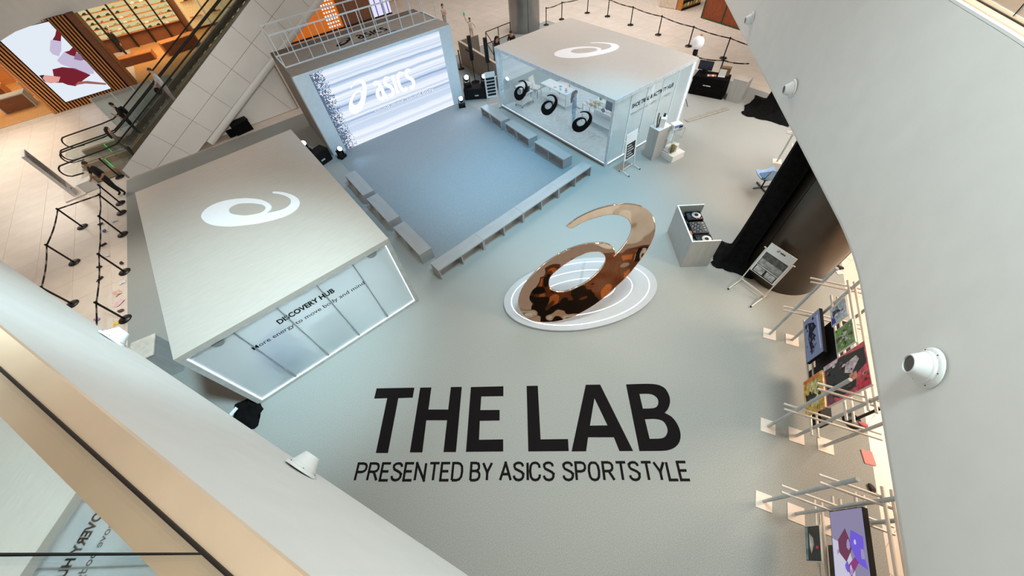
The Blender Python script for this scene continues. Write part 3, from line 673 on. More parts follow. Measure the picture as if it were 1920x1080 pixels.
# second line: word outlines fitted between measured base points
t = thing('floor_lettering', 'thin black line of floor text below the big letters, PRESENTED BY ASICS SPORTSTYLE', 'lettering', (0, 0, 0))
STK = {  # single-line capitals on a 1-high grid: (advance, strokes)
 'P': (.62, [[(0, 0), (0, 1), (.32, 1), (.46, .95), (.53, .84), (.53, .66), (.46, .55), (.32, .49), (0, .49)]]),
 'R': (.64, [[(0, 0), (0, 1), (.32, 1), (.46, .95), (.53, .84), (.53, .66), (.46, .55), (.32, .50), (0, .50)], [(.30, .50), (.56, 0)]]),
 'E': (.56, [[(.48, 1), (0, 1), (0, 0), (.48, 0)], [(0, .52), (.42, .52)]]),
 'S': (.62, [[(.52, .78), (.49, .90), (.40, .98), (.27, 1.0), (.13, .97), (.04, .88), (.03, .76), (.09, .64), (.27, .55), (.44, .46), (.53, .35), (.52, .17), (.43, .05), (.27, 0), (.11, .04), (.02, .14), (0, .26)]]),
 'N': (.66, [[(0, 0), (0, 1), (.54, 0), (.54, 1)]]), 'T': (.60, [[(0, 1), (.56, 1)], [(.28, 1), (.28, 0)]]),
 'D': (.66, [[(0, 0), (0, 1), (.26, 1), (.42, .95), (.53, .80), (.56, .5), (.53, .20), (.42, .05), (.26, 0), (0, 0)]]),
 'B': (.64, [[(0, 0), (0, 1), (.30, 1), (.44, .95), (.50, .84), (.50, .68), (.43, .57), (.30, .53), (0, .53)], [(.30, .53), (.46, .48), (.55, .36), (.55, .18), (.46, .05), (.30, 0), (0, 0)]]),
 'Y': (.60, [[(0, 1), (.28, .45), (.56, 1)], [(.28, .45), (.28, 0)]]), 'A': (.66, [[(0, 0), (.30, 1), (.60, 0)], [(.10, .34), (.50, .34)]]),
 'I': (.16, [[(.05, 0), (.05, 1)]]), 'L': (.52, [[(0, 1), (0, 0), (.46, 0)]]),
 'C': (.66, [[(.55, .70), (.52, .86), (.42, .97), (.29, 1), (.14, .96), (.04, .82), (0, .5), (.04, .18), (.14, .04), (.29, 0), (.43, .04), (.53, .16), (.55, .32)]]),
 'O': (.70, [[(.29, 1), (.14, .96), (.04, .82), (0, .5), (.04, .18), (.14, .04), (.29, 0), (.44, .04), (.54, .18), (.58, .5), (.54, .82), (.44, .96), (.29, 1)]]), ' ': (.24, [])}
base0, base1 = Vector((*at2(663, 903.0), 0.0)), Vector((*at2(1299.5, 902.3), 0.0)); exd = (base1 - base0).normalized(); eyd = Vector((-exd.y, exd.x, 0))
capw = (Vector((*at2(670, 867), 0)) - base0).dot(eyd)
WORDS = [('PRESENTED', 663, 870), ('BY', 880, 926), ('ASICS', 936, 1043), ('SPORTSTYLE', 1056, 1299.5)]
for wd, xa, xb in WORDS:
    adv = sum(STK[c][0] for c in wd); last = wd[-1]; adv -= {'Y': .04, 'D': .10, 'S': .10, 'E': .08}[last]
    p0 = (Vector((*at2(xa, 903), 0)) - base0).dot(exd); p1 = (Vector((*at2(xb, 903), 0)) - base0).dot(exd)
    s = (p1 - p0 - 0.04) / adv; b = MB(); x = 0.0
    for c in wd:
        lines = [[(p0 + 0.02 + (x + a * 0.84) * s, 0.025 + y * (capw - 0.05)) for a, y in ln] for ln in STK[c][1]]
        for i, ln in enumerate(split_corners(lines, 0.055)): b.flat(stroke([ln], 0.055), base0 + Vector((0, 0, 0.003 + 0.0004 * i)), exd, eyd)
        x += STK[c][0]
    b.build('word', M_TEXT, t)

# ================================================================== mirror sculpture on its oval plinth
pc = Vector((4.98, 4.16)); pa = math.atan2(0.467, -0.884)
t = thing('oval_plinth', 'low white oval plinth with light rings under the mirror sculpture', 'plinth', (pc.x, pc.y, 0), pa)
def ell(a, b, n=72): return [(a * math.cos(2 * PI * i / n), b * math.sin(2 * PI * i / n)) for i in range(n)]
MB().prism(ell(2.35, 1.29), 0.0, 0.10).build('deck', mat('plinth_white', (178, 181, 184), 0.5, var=0.01), t)
ring = lambda a, b, dx, n=72: [(a * math.cos(2 * PI * i / n) + dx, b * math.sin(2 * PI * i / n), 0.10) for i in range(n)]
MB().path(ring(2.12, 1.12, 0), 0.011, 6, closed=True).build('light_ring', G_LED, t)
MB().path(ring(1.66, 0.80, 0.06), 0.010, 6, closed=True).build('light_ring', G_LED, t)
MB().path(ring(1.20, 0.48, 0.12), 0.009, 6, closed=True).build('light_ring', G_LED, t)
def mirror_mat():
    m = mat('warm_tinted_mirror', (245, 214, 190), 0.03, metal=1.0, var=0.02)  # warm tint stands in for copper-toned reflections on silver metal
    nt = m.node_tree; tc = nt.nodes.new('ShaderNodeTexCoord'); n = nt.nodes.new('ShaderNodeTexNoise'); n.inputs['Scale'].default_value = 1.3; n.inputs['Detail'].default_value = 1.0
    bp = nt.nodes.new('ShaderNodeBump'); bp.inputs['Strength'].default_value = 0.45; bp.inputs['Distance'].default_value = 0.12
    nt.links.new(tc.outputs['Object'], n.inputs['Vector']); nt.links.new(n.outputs['Fac'], bp.inputs['Height']); nt.links.new(bp.outputs[0], nt.nodes['Principled BSDF'].inputs['Normal'])
    return m
th, ti, size = -0.7765, 0.50, 3.394
ex = Vector((math.cos(th), math.sin(th), 0)); nn = Vector((-math.sin(th), math.cos(th), 0)); ezv = Vector((0, 0, 1)) * math.cos(ti) + nn * math.sin(ti); en = ex.cross(ezv)
t = thing('spiral_sculpture', 'tall mirror-polished spiral sculpture leaning on the oval plinth', 'sculpture', (4.019, 3.453, 0.10))
o = MB().flat(emblem(size, 0.07, 0.018), Vector((0, 0, 0.03)) - en * 0.053, ex, ezv, en).build('spiral', mirror_mat(), t); sm(o.data, 30)
for u, v in ((0.33, 0.40), (0.05, 0.55)):
    top = ex * u * size + ezv * v * size + nn * 0.06; MB().beam(top, (top.x + nn.x * 0.35, top.y + nn.y * 0.35, 0.0), 0.10, 0.012).build('acrylic_prop', M_GLASS, t)

# ================================================================== left pavilion
HX, HY, HZ = 4.99, 7.6, 2.753
t = thing('pavilion', 'left pavilion with beige roof emblem and DISCOVERY HUB lettered on its glass', 'pavilion', (-3.96, 7.06, 0), 0.034)
MB().box(0, 0, HZ - 0.12, HX, HY, HZ).build('roof_slab', M_ROOF, t)
ph = -1.4605; c_, s_ = math.cos(ph), math.sin(ph)
cw = Vector((-1.571, 11.141)) - Vector((-3.96, 7.06)); ca, sa = math.cos(-0.034), math.sin(-0.034); cl_ = Vector((cw.x * ca - cw.y * sa, cw.x * sa + cw.y * ca))
pr = ph - 0.034; e1 = Vector((math.cos(pr), math.sin(pr), 0)); e2 = Vector((-math.sin(pr), math.cos(pr), 0))
MB().flat(emblem(2.293, 0.006), Vector((cl_.x, cl_.y, HZ + 0.003)) - e2 * 1.0695, e1, e2, (0, 0, 1)).build('roof_emblem', M_LOGOWHITE, t)
MF = mat('pavilion_frame', (176, 178, 176), 0.5)
for x in (0.0, HX - 0.12): MB().box(x, 0, 0, x + 0.12, 0.12, HZ - 0.12).build('corner_post', MF, t)
for x in (0.0, HX - 0.12): MB().box(x, HY - 0.12, 0, x + 0.12, HY, HZ - 0.12).build('corner_post', MF, t)
MB().box(0.12, 0, 0, HX - 0.12, 0.12, 0.10).build('sill', MF, t); MB().box(0.12, 0.0, HZ - 0.16, HX - 0.12, 0.10, HZ - 0.121).build('header', MF, t)
MB().box(0, 0.12, 0, 0.06, HY - 0.12, HZ - 0.12).build('side_wall', M_ROOF, t); MB().box(HX - 0.06, 0.12, 0, HX, HY - 0.12, HZ - 0.12).build('side_wall', M_ROOF, t); MB().box(0.12, HY - 0.06, 0, HX - 0.12, HY, HZ - 0.12).build('rear_wall', M_WHITE, t)
xs = [0.12, 1.075, 2.035, 2.995, 3.935, HX - 0.12]
for a, b in zip(xs[:-1], xs[1:]): MB().box(a + 0.006, 0.05, 0.10, b - 0.006, 0.062, HZ - 0.16).build('glass_panel', M_FROST, t)
for x in xs[1:-1]:
    m_ = MB().box(x - 0.012, 0.03, 0.10, x + 0.012, 0.09, HZ - 0.16).build('mullion', mat('grey_mullion', (150, 156, 158), 0.4, metal=0.4), t)
    MB().box(x - 0.022, 0.022, 0.10, x + 0.022, 0.05, 0.62).build('mullion_sleeve', mat('grey_mullion', (150, 156, 158)), m_)
for p0, p1 in (((0.13, 0.03, 0.115), (HX - 0.13, 0.03, 0.115)), ((0.135, 0.03, 0.115), (0.135, 0.03, HZ - 0.17)), ((HX - 0.135, 0.03, 0.115), (HX - 0.135, 0.03, HZ - 0.17))): MB().beam(p0, p1, 0.016, 0.016).build('light_strip', G_LED, t)
MB().flat(text('DISCOVERY HUB', 1.42, 0.150, bold=0.035), (1.81, 0.046, 2.075), (1, 0, 0), (0, 0, 1)).build('lettering', M_TEXT, t, label='bold black lettering on the glass')
MB().flat(text('More energy to move body and mind', 2.90, 0.125, bold=0.004), (1.02, 0.046, 1.775), (1, 0, 0), (0, 0, 1)).build('lettering', M_TEXT, t, label='thin black line of lettering on the glass')
for x in (0.73, 4.46): MB().lathe([(0.01, 0), (0.13, 0.0), (0.13, 0.012), (0.12, 0.02)], (x, 0.045, HZ - 0.20), 24, axis=(0, -1, 0)).build('round_sensor', mat('grey_mullion', (150, 156, 158)), t)
MB().box(0.12, 0.12, 0.001, HX - 0.12, HY - 0.12, 0.02).build('raised_floor', M_WHITE, t)
for y in (1.2, 3.4, 5.6): MB().box(0.4, y, HZ - 0.16, HX - 0.4, y + 0.12, HZ - 0.13).build('ceiling_light', glow('pavilion_ceiling_light', (236, 245, 255), 24.0), t)
t = thing('blue_display_panel', 'blue panel standing behind the frosted front of the left pavilion', 'display panel', (-2.75, 7.60, 0.02), 0.25)
MB().box(-0.45, 0, 0, 0.45, 0.04, 1.5).build('panel', mat('blue_panel', (70, 96, 200), 0.6, var=0.15, scale=2), t); MB().box(-0.45, -0.25, 0, 0.45, 0.3, 0.04).build('foot', M_WHITE, t); MB().box(0.0, -0.012, 0.1, 0.42, 0, 0.9).build('pale_print', mat('light_blue_print', (150, 190, 224), 0.6), t)
t = thing('display_counter', 'grey counter behind the frosted front beside the blue panel', 'counter', (-1.45, 8.1, 0.02), 0.1)
MB().box(-0.5, -0.3, 0, 0.5, 0.3, 0.85).build('body', M_DJ, t); MB().box(-0.53, -0.33, 0.85, 0.53, 0.33, 0.9).build('counter_top', M_WHITE, t)
t = thing('service_counter', 'pale counter box standing left of the left pavilion', 'counter', (-5.72, 10.0, 0), -0.15)
MB().box(-0.28, -0.36, 0, 0.28, 0.36, 1.02).build('body', M_DJ, t); MB().box(-0.30, -0.38, 1.02, 0.30, 0.38, 1.06).build('counter_top', mat('pale_top', (226, 214, 200), 0.5), t)

# ================================================================== stage with LED wall
SW, SD, SZ = 7.224, 3.74, 3.427
t = thing('stage_block', 'tall stage block with railed deck and pale blue side pillars around the LED wall', 'stage', (1.95, 17.32, 0), -0.019)
MB().box(0, 0.55, 0, 0.06, SD, SZ - 0.1).build('side_cheek', M_STAGE, t); MB().box(SW - 0.06, 0.55, 0, SW, SD, SZ - 0.1).build('side_cheek', M_STAGE, t)
MB().box(0, 0, 0, 0.62, 0.55, SZ - 0.1).build('pillar', M_PALEBLUE, t); MB().box(SW - 0.6, 0, 0, SW, 0.55, SZ - 0.1).build('pillar', M_PALEBLUE, t)
MB().box(0.62, 0.14, 0, SW - 0.6, 0.55, SZ - 0.1).build('screen_backing', M_BLACK, t)
MB().box(0, 0, SZ - 0.1, SW, 2.78, SZ).build('deck', M_STAGE, t); MB().box(0, -0.012, SZ - 0.1, SW, 0.0, SZ).build('deck_edge', M_PALEBLUE, t)
MB().box(0, 2.78, SZ - 0.22, SW, SD, SZ - 0.06).build('rear_deck', M_STAGEDK, t); MB().box(1.0, SD - 0.06, 0, SW, SD, SZ - 0.22).build('rear_wall', M_STAGE, t)
# railing
RY0, RY1, RH = 1.13, 2.72, 1.14
rail = lambda p, q, w=0.045: MB().beam(p, q, w, w).build('rail', M_PALEBLUE, t)
for y in (RY0, RY1):
    for z in (SZ + 0.02, SZ + RH): rail((0.06, y, z), (SW - 0.06, y, z))
    n = 12
    for i in range(n + 1):
        x = 0.06 + (SW - 0.12) * i / n; MB().beam((x, y, SZ), (x, y, SZ + RH), 0.032, 0.032).build('baluster', M_PALEBLUE, t)
for x in (0.06, SW - 0.06):
    rail((x, RY0, SZ + RH), (x, RY1, SZ + RH)); rail((x, RY0, SZ + 0.02), (x, RY1, SZ + 0.02))
# deck lettering
MB().flat(emblem(0.75, 0.004), (2.85, 1.62, SZ + 0.003), (1.15, 0, 0), (0.0, 1.0, 0), (0, 0, 1)).build('deck_emblem', M_TEXT, t)
def soft(ln, n=4):
    P = [Vector(ln[0])] + [Vector(p) for p in ln] + [Vector(ln[-1])]; out = []
    for i in range(1, len(P) - 2):
        a, b, c, d = P[i - 1:i + 3]
        for k in range(n):
            u = k / n; out.append(tuple(0.5 * ((2 * b) + (c - a) * u + (2 * a - 5 * b + 4 * c - d) * u * u + (3 * b - a - 3 * c + d) * u ** 3)))
    return out + [tuple(P[-1])]
ASICS = [soft(l) for l in ([(.0, .78), (.16, .86), (.32, .80), (.40, .58), (.42, .30), (.50, .06), (.62, .02)], [(.38, .56), (.18, .50), (.04, .34), (.06, .12), (.22, .02), (.38, .10), (.42, .26)],
         [(1.04, .82), (.88, .88), (.74, .80), (.74, .62), (.88, .50), (1.02, .38), (1.04, .18), (.90, .03), (.70, .06)], [(1.30, .92), (1.30, .45), (1.30, .0)],
         [(1.98, .78), (1.82, .87), (1.66, .80), (1.56, .60), (1.56, .30), (1.66, .10), (1.82, .03), (1.98, .12)], [(2.50, .82), (2.34, .88), (2.20, .80), (2.20, .62), (2.34, .50), (2.48, .38), (2.50, .18), (2.36, .03), (2.16, .06)])]
for g in ((0, 1), (2,), (3,), (4,), (5,)): MB().flat(stroke([[(x * 0.54, y * 0.62) for x, y in ASICS[k]] for k in g], 0.11), (3.55, 1.72, SZ + 0.003), (1, 0, 0), (0, 1, 0)).build('deck_letter', M_TEXT, t)
MB().flat(text('sound mind, sound body', 2.1, 0.14, bold=0.02), (3.1, 1.30, SZ + 0.003), (1, 0, 0), (0, 1, 0)).build('deck_lettering', M_TEXT, t)

def led_mat():
    m = bpy.data.materials.new('led_wall_picture'); m.use_nodes = True; nt = m.node_tree; nt.nodes.clear(); N = nt.nodes.new; L = nt.links.new
    tc = N('ShaderNodeTexCoord'); sp = N('ShaderNodeSeparateXYZ'); L(tc.outputs['Object'], sp.inputs[0])
    wob = N('ShaderNodeTexNoise'); wob.inputs['Scale'].default_value = 0.8; L(tc.outputs['Object'], wob.inputs['Vector'])
    mu = N('ShaderNodeMath'); mu.operation = 'MULTIPLY_ADD'; mu.inputs[1].default_value = 0.10; L(wob.outputs['Fac'], mu.inputs[0]); L(sp.outputs['Z'], mu.inputs[2])
    n1 = N('ShaderNodeTexNoise'); n1.noise_dimensions = '1D'; n1.inputs['Scale'].default_value = 3.0; n1.inputs['Detail'].default_value = 2.0; n1.inputs['Roughness'].default_value = 0.62; L(mu.outputs[0], n1.inputs['W'])
    r = N('ShaderNodeValToRGB'); el = r.color_ramp.elements
    el[0].position = 0.30; el[0].color = lin((142, 170, 206)); el[1].position = 0.58; el[1].color = lin((236, 242, 252))
    e2_ = el.new(0.47); e2_.color = lin((206, 220, 240)); L(n1.outputs['Fac'], r.inputs[0])
    # dark dithered edge at the left
    sn = N('ShaderNodeVectorMath'); sn.operation = 'SNAP'; sn.inputs[1].default_value = (0.035, 0.035, 0.035); L(tc.outputs['Object'], sn.inputs[0])
    wn = N('ShaderNodeTexWhiteNoise'); L(sn.outputs[0], wn.inputs['Vector'])
    rg = N('ShaderNodeTexNoise'); rg.inputs['Scale'].default_value = 5; L(tc.outputs['Object'], rg.inputs['Vector'])
    mr = N('ShaderNodeMapRange'); mr.inputs[1].default_value = -0.02; mr.inputs[2].default_value = 0.62; mr.inputs[3].default_value = 1.05; mr.inputs[4].default_value = 0.0; L(sp.outputs['X'], mr.inputs[0])
    ad = N('ShaderNodeMath'); ad.operation = 'MULTIPLY_ADD'; ad.inputs[1].default_value = 1.4; ad.inputs[2].default_value = 0.3; L(rg.outputs['Fac'], ad.inputs[0])
    sb = N('ShaderNodeMath'); sb.operation = 'MULTIPLY'; L(ad.outputs[0], sb.inputs[0]); L(mr.outputs[0], sb.inputs[1])
    lt = N('ShaderNodeMath'); lt.operation = 'LESS_THAN'; L(wn.outputs['Value'], lt.inputs[0]); L(sb.outputs[0], lt.inputs[1])
    mx = N('ShaderNodeMix'); mx.data_type = 'RGBA'; L(lt.outputs[0], mx.inputs['Factor']); L(r.outputs[0], mx.inputs['A']); mx.inputs['B'].default_value = lin((92, 108, 132))
    e = N('ShaderNodeEmission'); e.inputs[1].default_value = 0.98; L(mx.outputs['Result'], e.inputs[0])
    o = N('ShaderNodeOutputMaterial'); L(e.outputs[0], o.inputs[0]); return m
t = thing('led_wall', 'glowing LED wall with blue streaks and a white emblem at the back of the stage', 'screen', (1.95 + 0.62, 17.32 + 0.02 - 0.012, 0), -0.019)
MB().box(0, 0.0, 0.02, SW - 1.22, 0.06, SZ - 0.11).build('display', led_mat(), t)
G_W = glow('led_white', (246, 247, 250), 1.0)
MB().flat(emblem(1.25, 0.004), (1.42, -0.006, 1.33), (0.92, 0, 0), (0, 0, 1), (0, 1, 0)).build('emblem', G_W, t)
for g in ((0, 1), (2,), (3,), (4,), (5,)): MB().flat(stroke([[(x * 0.74, y * 0.86) for x, y in ASICS[k]] for k in g], 0.17), (2.32, -0.006, 1.50), (1, 0, 0), (0, 0, 1)).build('letter', G_W, t)
MB().flat(text('sound mind, sound body', 3.12, 0.15, bold=0.01), (1.95, -0.006, 1.06), (1, 0, 0), (0, 0, 1)).build('lettering', G_W, t, label='small white tagline')
MB().flat(text('sound mind, sound body', 3.12, 0.15, bold=0.05), (1.95, -0.003, 1.06), (1, 0, 0), (0, 0, 1)).build('lettering_outline', glow('led_blue_edge', (120, 150, 196), 0.9), t)

# ================================================================== benches
def bench_proto(L):
    t = thing('bench', '', 'bench', (0, 0, 0), 0, 'pale box benches around the stage floor')
    MB().box(-L / 2, -0.235, 0.41, L / 2, 0.235, 0.45).build('seat', M_BENCH, t)
    for x in (-L / 2, -0.02, L / 2 - 0.04): MB().box(x, -0.235, 0, x + 0.04, 0.235, 0.41).build('leg_panel', M_BENCH, t)
    return t
b1 = bench_proto(1.84)
b1['label'] = 'bench at the left end of the front row, nearest the left pavilion'
a, e = Vector((2.9, 7.78)), Vector((8.42, 8.22))
labs = [b1['label'], 'second bench from the left in the front row', 'third bench from the left in the front row', 'bench at the right end of the front row, nearest the glass pavilion']
for i in range(4):
    p = a.lerp(e, i / 3); ang = math.atan2(e.y - a.y, e.x - a.x)
    if i == 0: b1.location = (p.x, p.y, 0); b1.rotation_euler = (0, 0, ang)
    else: dup(b1, (p.x, p.y, 0), ang, labs[i])
for lab, x, y, ang in (('bench on the left side row, nearest the LED wall', 1.91, 13.75, PI / 2 + 0.02), ('middle bench of the left side row', 1.98, 11.63, PI / 2 + 0.03), ('bench on the left side row, nearest the front row', 2.06, 9.42, PI / 2 + 0.04),
                       ('bench on the right side row, nearest the LED wall', 9.14, 14.25, PI / 2 - 0.06), ('middle bench of the right side row', 9.10, 12.2, PI / 2 - 0.04), ('bench on the right side row, nearest the front row', 9.09, 10.04, PI / 2 - 0.0)):
    dup(b1, (x, y, 0), ang, lab)

# ================================================================== right pavilion
X0, X1, Y0, Y1, PZ = 10.18, 14.83, 8.04, 15.27, 2.688
t = thing('pavilion', 'glass-walled right pavilion with three black emblems and SHOE TRIAL lettering', 'pavilion', (X0, Y0, 0)); PW, PD = X1 - X0, Y1 - Y0
MB().box(0, 0, PZ - 0.10, PW, PD, PZ).build('roof_slab', M_ROOF, t); MFR = mat('pale_blue_frame', (206, 218, 226), 0.4, metal=0.1)
MB().box(-0.012, -0.012, PZ - 0.13, PW, 0.0, PZ - 0.002).build('roof_edge', MFR, t); MB().box(-0.012, 0, PZ - 0.13, 0.0, PD, PZ - 0.002).build('roof_edge', MFR, t)
e1 = Vector((math.cos(-1.32), math.sin(-1.32), 0)); e2 = Vector((-math.sin(-1.32), math.cos(-1.32), 0))
MB().flat(emblem(2.2, 0.006), (11.461 - X0, 11.615 - Y0, PZ + 0.003), e1, e2, (0, 0, 1)).build('roof_emblem', M_LOGOWHITE, t)
for x in (0, PW - 0.1):
    for y in (0, PD - 0.1): MB().box(x, y, 0, x + 0.1, y + 0.1, PZ - 0.1).build('corner_post', MFR, t)
MB().box(0, 0.1, 0, 0.08, PD - 0.1, 0.10).build('sill', M_DJ, t); MB().box(0.1, 0, 0, PW - 0.1, 0.08, 0.10).build('sill', M_DJ, t)
MB().box(-0.004, 0.1, 0.0, 0.0, PD - 0.1, 0.05).build('painted_gap_shade', M_STAGEDK, t)  # dark strip on the sill, shade of a gap put into colour
for i in range(4):
    y0 = 0.1 + (PD - 0.2) * i / 4; MB().box(0.035, y0 + 0.004, 0.10, 0.045, y0 + (PD - 0.2) / 4 - 0.004, PZ - 0.1).build('glass_panel', M_FROST2, t)
xs = [0.1, 0.945, 1.825, 2.76, 3.63, PW - 0.1]
for a, b in zip(xs[:-1], xs[1:]): MB().box(a + 0.004, 0.035, 0.10, b - 0.004, 0.047, PZ - 0.1).build('glass_panel', M_FROST, t)
for x in xs[1:-1]:
    MB().box(x - 0.018, 0.02, 0.10, x + 0.018, 0.07, PZ - 0.1).build('mullion', MFR, t); MB().box(x + 0.02, 0.06, 0.2, x + 0.05, 0.09, PZ - 0.5).build('light_strip', G_LED, t)
MB().box(PW - 0.13, 0.005, 0.1, PW - 0.09, 0.02, PZ - 0.13).build('light_strip', G_LED, t)
MB().beam((0.1, 0.02, 0.11), (PW - 0.1, 0.02, 0.11), 0.014, 0.014).build('light_strip', G_LED, t); MB().beam((0.05, 0.1, 0.106), (0.05, PD - 0.1, 0.106), 0.012, 0.008).build('light_strip', G_LED, t)
MB().box(PW - 0.05, 0.1, 0, PW, PD - 0.1, PZ - 0.1).build('rear_wall', M_WHITE, t); MB().box(0.1, PD - 0.06, 0, PW - 0.1, PD - 0.02, PZ - 0.1).build('end_wall', M_FROST3, t)
for y in (1.6, 3.6, 5.6, 6.9): MB().box(PW - 0.09, y, 0.2, PW - 0.055, y + 0.05, PZ - 0.3).build('light_strip', G_LED, t)
for y in (0.9, 2.9, 4.9, 6.6): MB().box(0.4, y, PZ - 0.13, PW - 0.4, y + 0.08, PZ - 0.105).build('ceiling_light', glow('pavilion_ceiling_light', (236, 245, 255), 24.0), t)
ez3 = emblem(1.04, 0.004)
for yc in (13.50, 11.55, 9.58):
    d = MB().flat(ez3, (-0.006, yc - Y0, 0.82), (0, -1.03, 0), (0, 0, 1), (1, 0, 0)).build('decal', M_TEXT, t, label='black spiral emblem on the clear front')
MB().flat(text('SHOE TRIAL & ACTIVITY HUB', 2.40, 0.155, bold=0.03), (1.04, 0.03, 2.0), (1, 0, 0), (0, 0, 1)).build('lettering', M_TEXT, t, label='bold black lettering on the side glass')
for wd in dashes((4, 1, 7, 1, 5, 1, 3, 1, 6), 2.42, 0.09): MB().flat(wd, (1.04, 0.03, 1.74), (1, 0, 0), (0, 0, 1)).build('faint_word', mat('grey_vinyl', (150, 160, 166), 0.6), t)
MB().box(0.1, 0.1, 0.001, PW - 0.1, PD - 0.1, 0.012).build('inner_floor', mat('pavilion_floor', (206, 212, 212), 0.5), t)
def steel_table(label, loc, rz, w, d, h, shelf=None):
    t = thing('work_table', label, 'table', loc, rz)
    MB().box(-w / 2, -d / 2, h - 0.03, w / 2, d / 2, h).build('table_top', M_WHITE, t)
    for x in (-w / 2, w / 2 - 0.04):
        for y in (-d / 2, d / 2 - 0.04): MB().box(x, y, 0, x + 0.04, y + 0.04, h - 0.03).build('leg', M_STEELW, t)
    if shelf: MB().box(-w / 2, -d / 2, shelf, w / 2, d / 2, shelf + 0.03).build('lower_shelf', M_WHITE, t)
    return t
tx = steel_table('white table with bright printed cards in the middle of the glass pavilion', (12.4, 13.4, 0.012), PI / 2, 1.85, 0.65, 0.8, 0.2)
for i in range(7):
    o = MB().box(-0.07, -0.05, 0, 0.07, 0.05, 0.006).build('card', mat('card_%d' % (i % 4), ((90, 190, 230), (60, 90, 190), (230, 110, 90), (90, 200, 90))[i % 4], 0.6)); o.location = (12.25 + 0.12 * (i % 3), 12.65 + 0.13 * i, 0.812); o.rotation_euler = (0, 0, 0.4 * i)
    tag(o, 'small bright printed card on the white table in the glass pavilion', 'card', 'printed cards on the pavilion table')
steel_table('white shelf table of trial shoes behind the front right post', (12.22, 10.4, 0.012), PI / 2, 1.75, 0.5, 0.85, 0.25)
for i in range(7):
    for s in range(2):
        so = link('shoe', shoe_me[(0, 0, 1, 0, 3, 2, 0)[i]], None, (12.10 + s * 0.24, 9.68 + i * 0.24, 0.862), -0.5); tag(so, 'pale trial shoe lined up on the shelf table in the glass pavilion', 'shoe', 'trial shoes in the pavilion')
t = thing('plant_box', 'box of green and orange bottles beside the trial shoes', 'box', (12.78, 10.45, 0.012))
MB().box(-0.25, -0.6, 0, 0.25, 0.6, 0.9).build('cabinet', M_WHITE, t)
for i in range(10): MB().ball((random.uniform(-0.18, 0.18), -0.5 + i * 0.11, 0.98), (0.07, 0.07, 0.09), 8, 6).build('bottle', mat('bottle_%d' % (i % 4), ((70, 160, 60), (226, 110, 40), (20, 22, 20), (236, 220, 190))[i % 4], 0.4), t)
tag(MB().box(-0.03, -0.2, 0, 0.03, 0.2, 0.5).build('speaker_box', M_BLACK), 'black box hanging inside the front right post of the glass pavilion', 'speaker').location = (11.35, 9.2, 1.5)
def trolley(label, loc, rz):
    t = thing('trolley', label, 'trolley', loc, rz)
    for z in (0.15, 0.55, 0.9): MB().box(-0.4, -0.25, z, 0.4, 0.25, z + 0.03).build('shelf', M_WHITE, t)
    for x in (-0.4, 0.37):
        for y in (-0.25, 0.22):
            MB().box(x, y, 0.06, x + 0.03, y + 0.03, 0.95).build('leg', M_STEELW, t); MB().ball((x + 0.015, y + 0.015, 0.035), 0.035, 8, 6).build('castor', M_BLACK, t)
    MB().box(-0.2, -0.15, 0.58, 0.25, 0.15, 0.8).build('machine', M_BLACKMETAL, t)
trolley('white trolley with a dark machine behind the first black emblem', (11.2, 14.55, 0.012), 0.1)
def chair(label, loc, rz):
    t = thing('chair', label, 'chair', loc, rz)
    MB().box(-0.22, -0.22, 0.43, 0.22, 0.22, 0.46).build('seat', M_CREAM, t)
    b = MB(); b.add([(-0.22, 0.2, 0.46), (0.22, 0.2, 0.46), (0.20, 0.30, 0.9), (-0.20, 0.30, 0.9), (-0.22, 0.23, 0.46), (0.22, 0.23, 0.46), (0.20, 0.33, 0.9), (-0.20, 0.33, 0.9)], [(0, 1, 2, 3), (7, 6, 5, 4), (0, 4, 5, 1), (1, 5, 6, 2), (2, 6, 7, 3), (3, 7, 4, 0)]); b.build('backrest', M_CREAM, t)
    for x, y in ((-0.2, -0.2), (0.2, -0.2), (-0.2, 0.2), (0.2, 0.2)): MB().tube((x, y, 0), (x * 0.9, y * 0.9, 0.43), 0.014).build('leg', M_BLACKMETAL, t)
chair('cream chair behind the first black emblem in the glass pavilion', (12.15, 14.75, 0.012), 0.3)
chair('cream chair facing the card table, under the roof edge of the glass pavilion', (13.35, 13.9, 0.012), -1.2)

# ================================================================== queue barriers
b_base = MB().lathe([(0.19, 0.0), (0.19, 0.012), (0.17, 0.03), (0.05, 0.045)], n=28).mesh('base', M_BLACKMETAL); sm(b_base)
b_post = MB().lathe([(0.031, 0.04), (0.031, 0.93)], n=14).mesh('post', M_BLACKMETAL); sm(b_post)
b_head = MB().lathe([(0.034, 0.90), (0.036, 0.98), (0.033, 1.0)], n=14).mesh('head', M_BLACK); sm(b_head)
M_BELTW = mat('belt_print_white', (128, 118, 110), 0.7)
def stanchion(p, label, group, to=None):
    t = thing('queue_barrier', label, 'queue barrier', (p[0], p[1], 0), 0, group)
    for n, m in (('base', b_base), ('post', b_post), ('head', b_head)): link(n, m, t)
    if to is not None:
        d = Vector((to[0] - p[0], to[1] - p[1], 0)); L = d.length; e = d / L; n = Vector((-e.y, e.x, 0)); b = MB(); k = max(6, int(L / 0.11)); k0 = 0.03
        for i in range(k):
            x0, x1 = L * i / k, L * (i + 1) / k; s0, s1 = -0.05 * math.sin(PI * i / k), -0.05 * math.sin(PI * (i + 1) / k)
            c = e * ((x0 + x1) / 2) + Vector((0, 0, 0.94 + (s0 + s1) / 2)); b.obox(c, e * (x1 - x0) / 2 + Vector((0, 0, (s1 - s0) / 2)), n * 0.003, Vector((0, 0, 0.026)), 1 if (i % 6) in (2, 3) and 0 < i < k - 1 else 0)
        b.build('belt', [M_BLACK, M_BELTW], t)
GL, GB = 'queue barriers in the left lane', 'queue barriers in the rear hall'
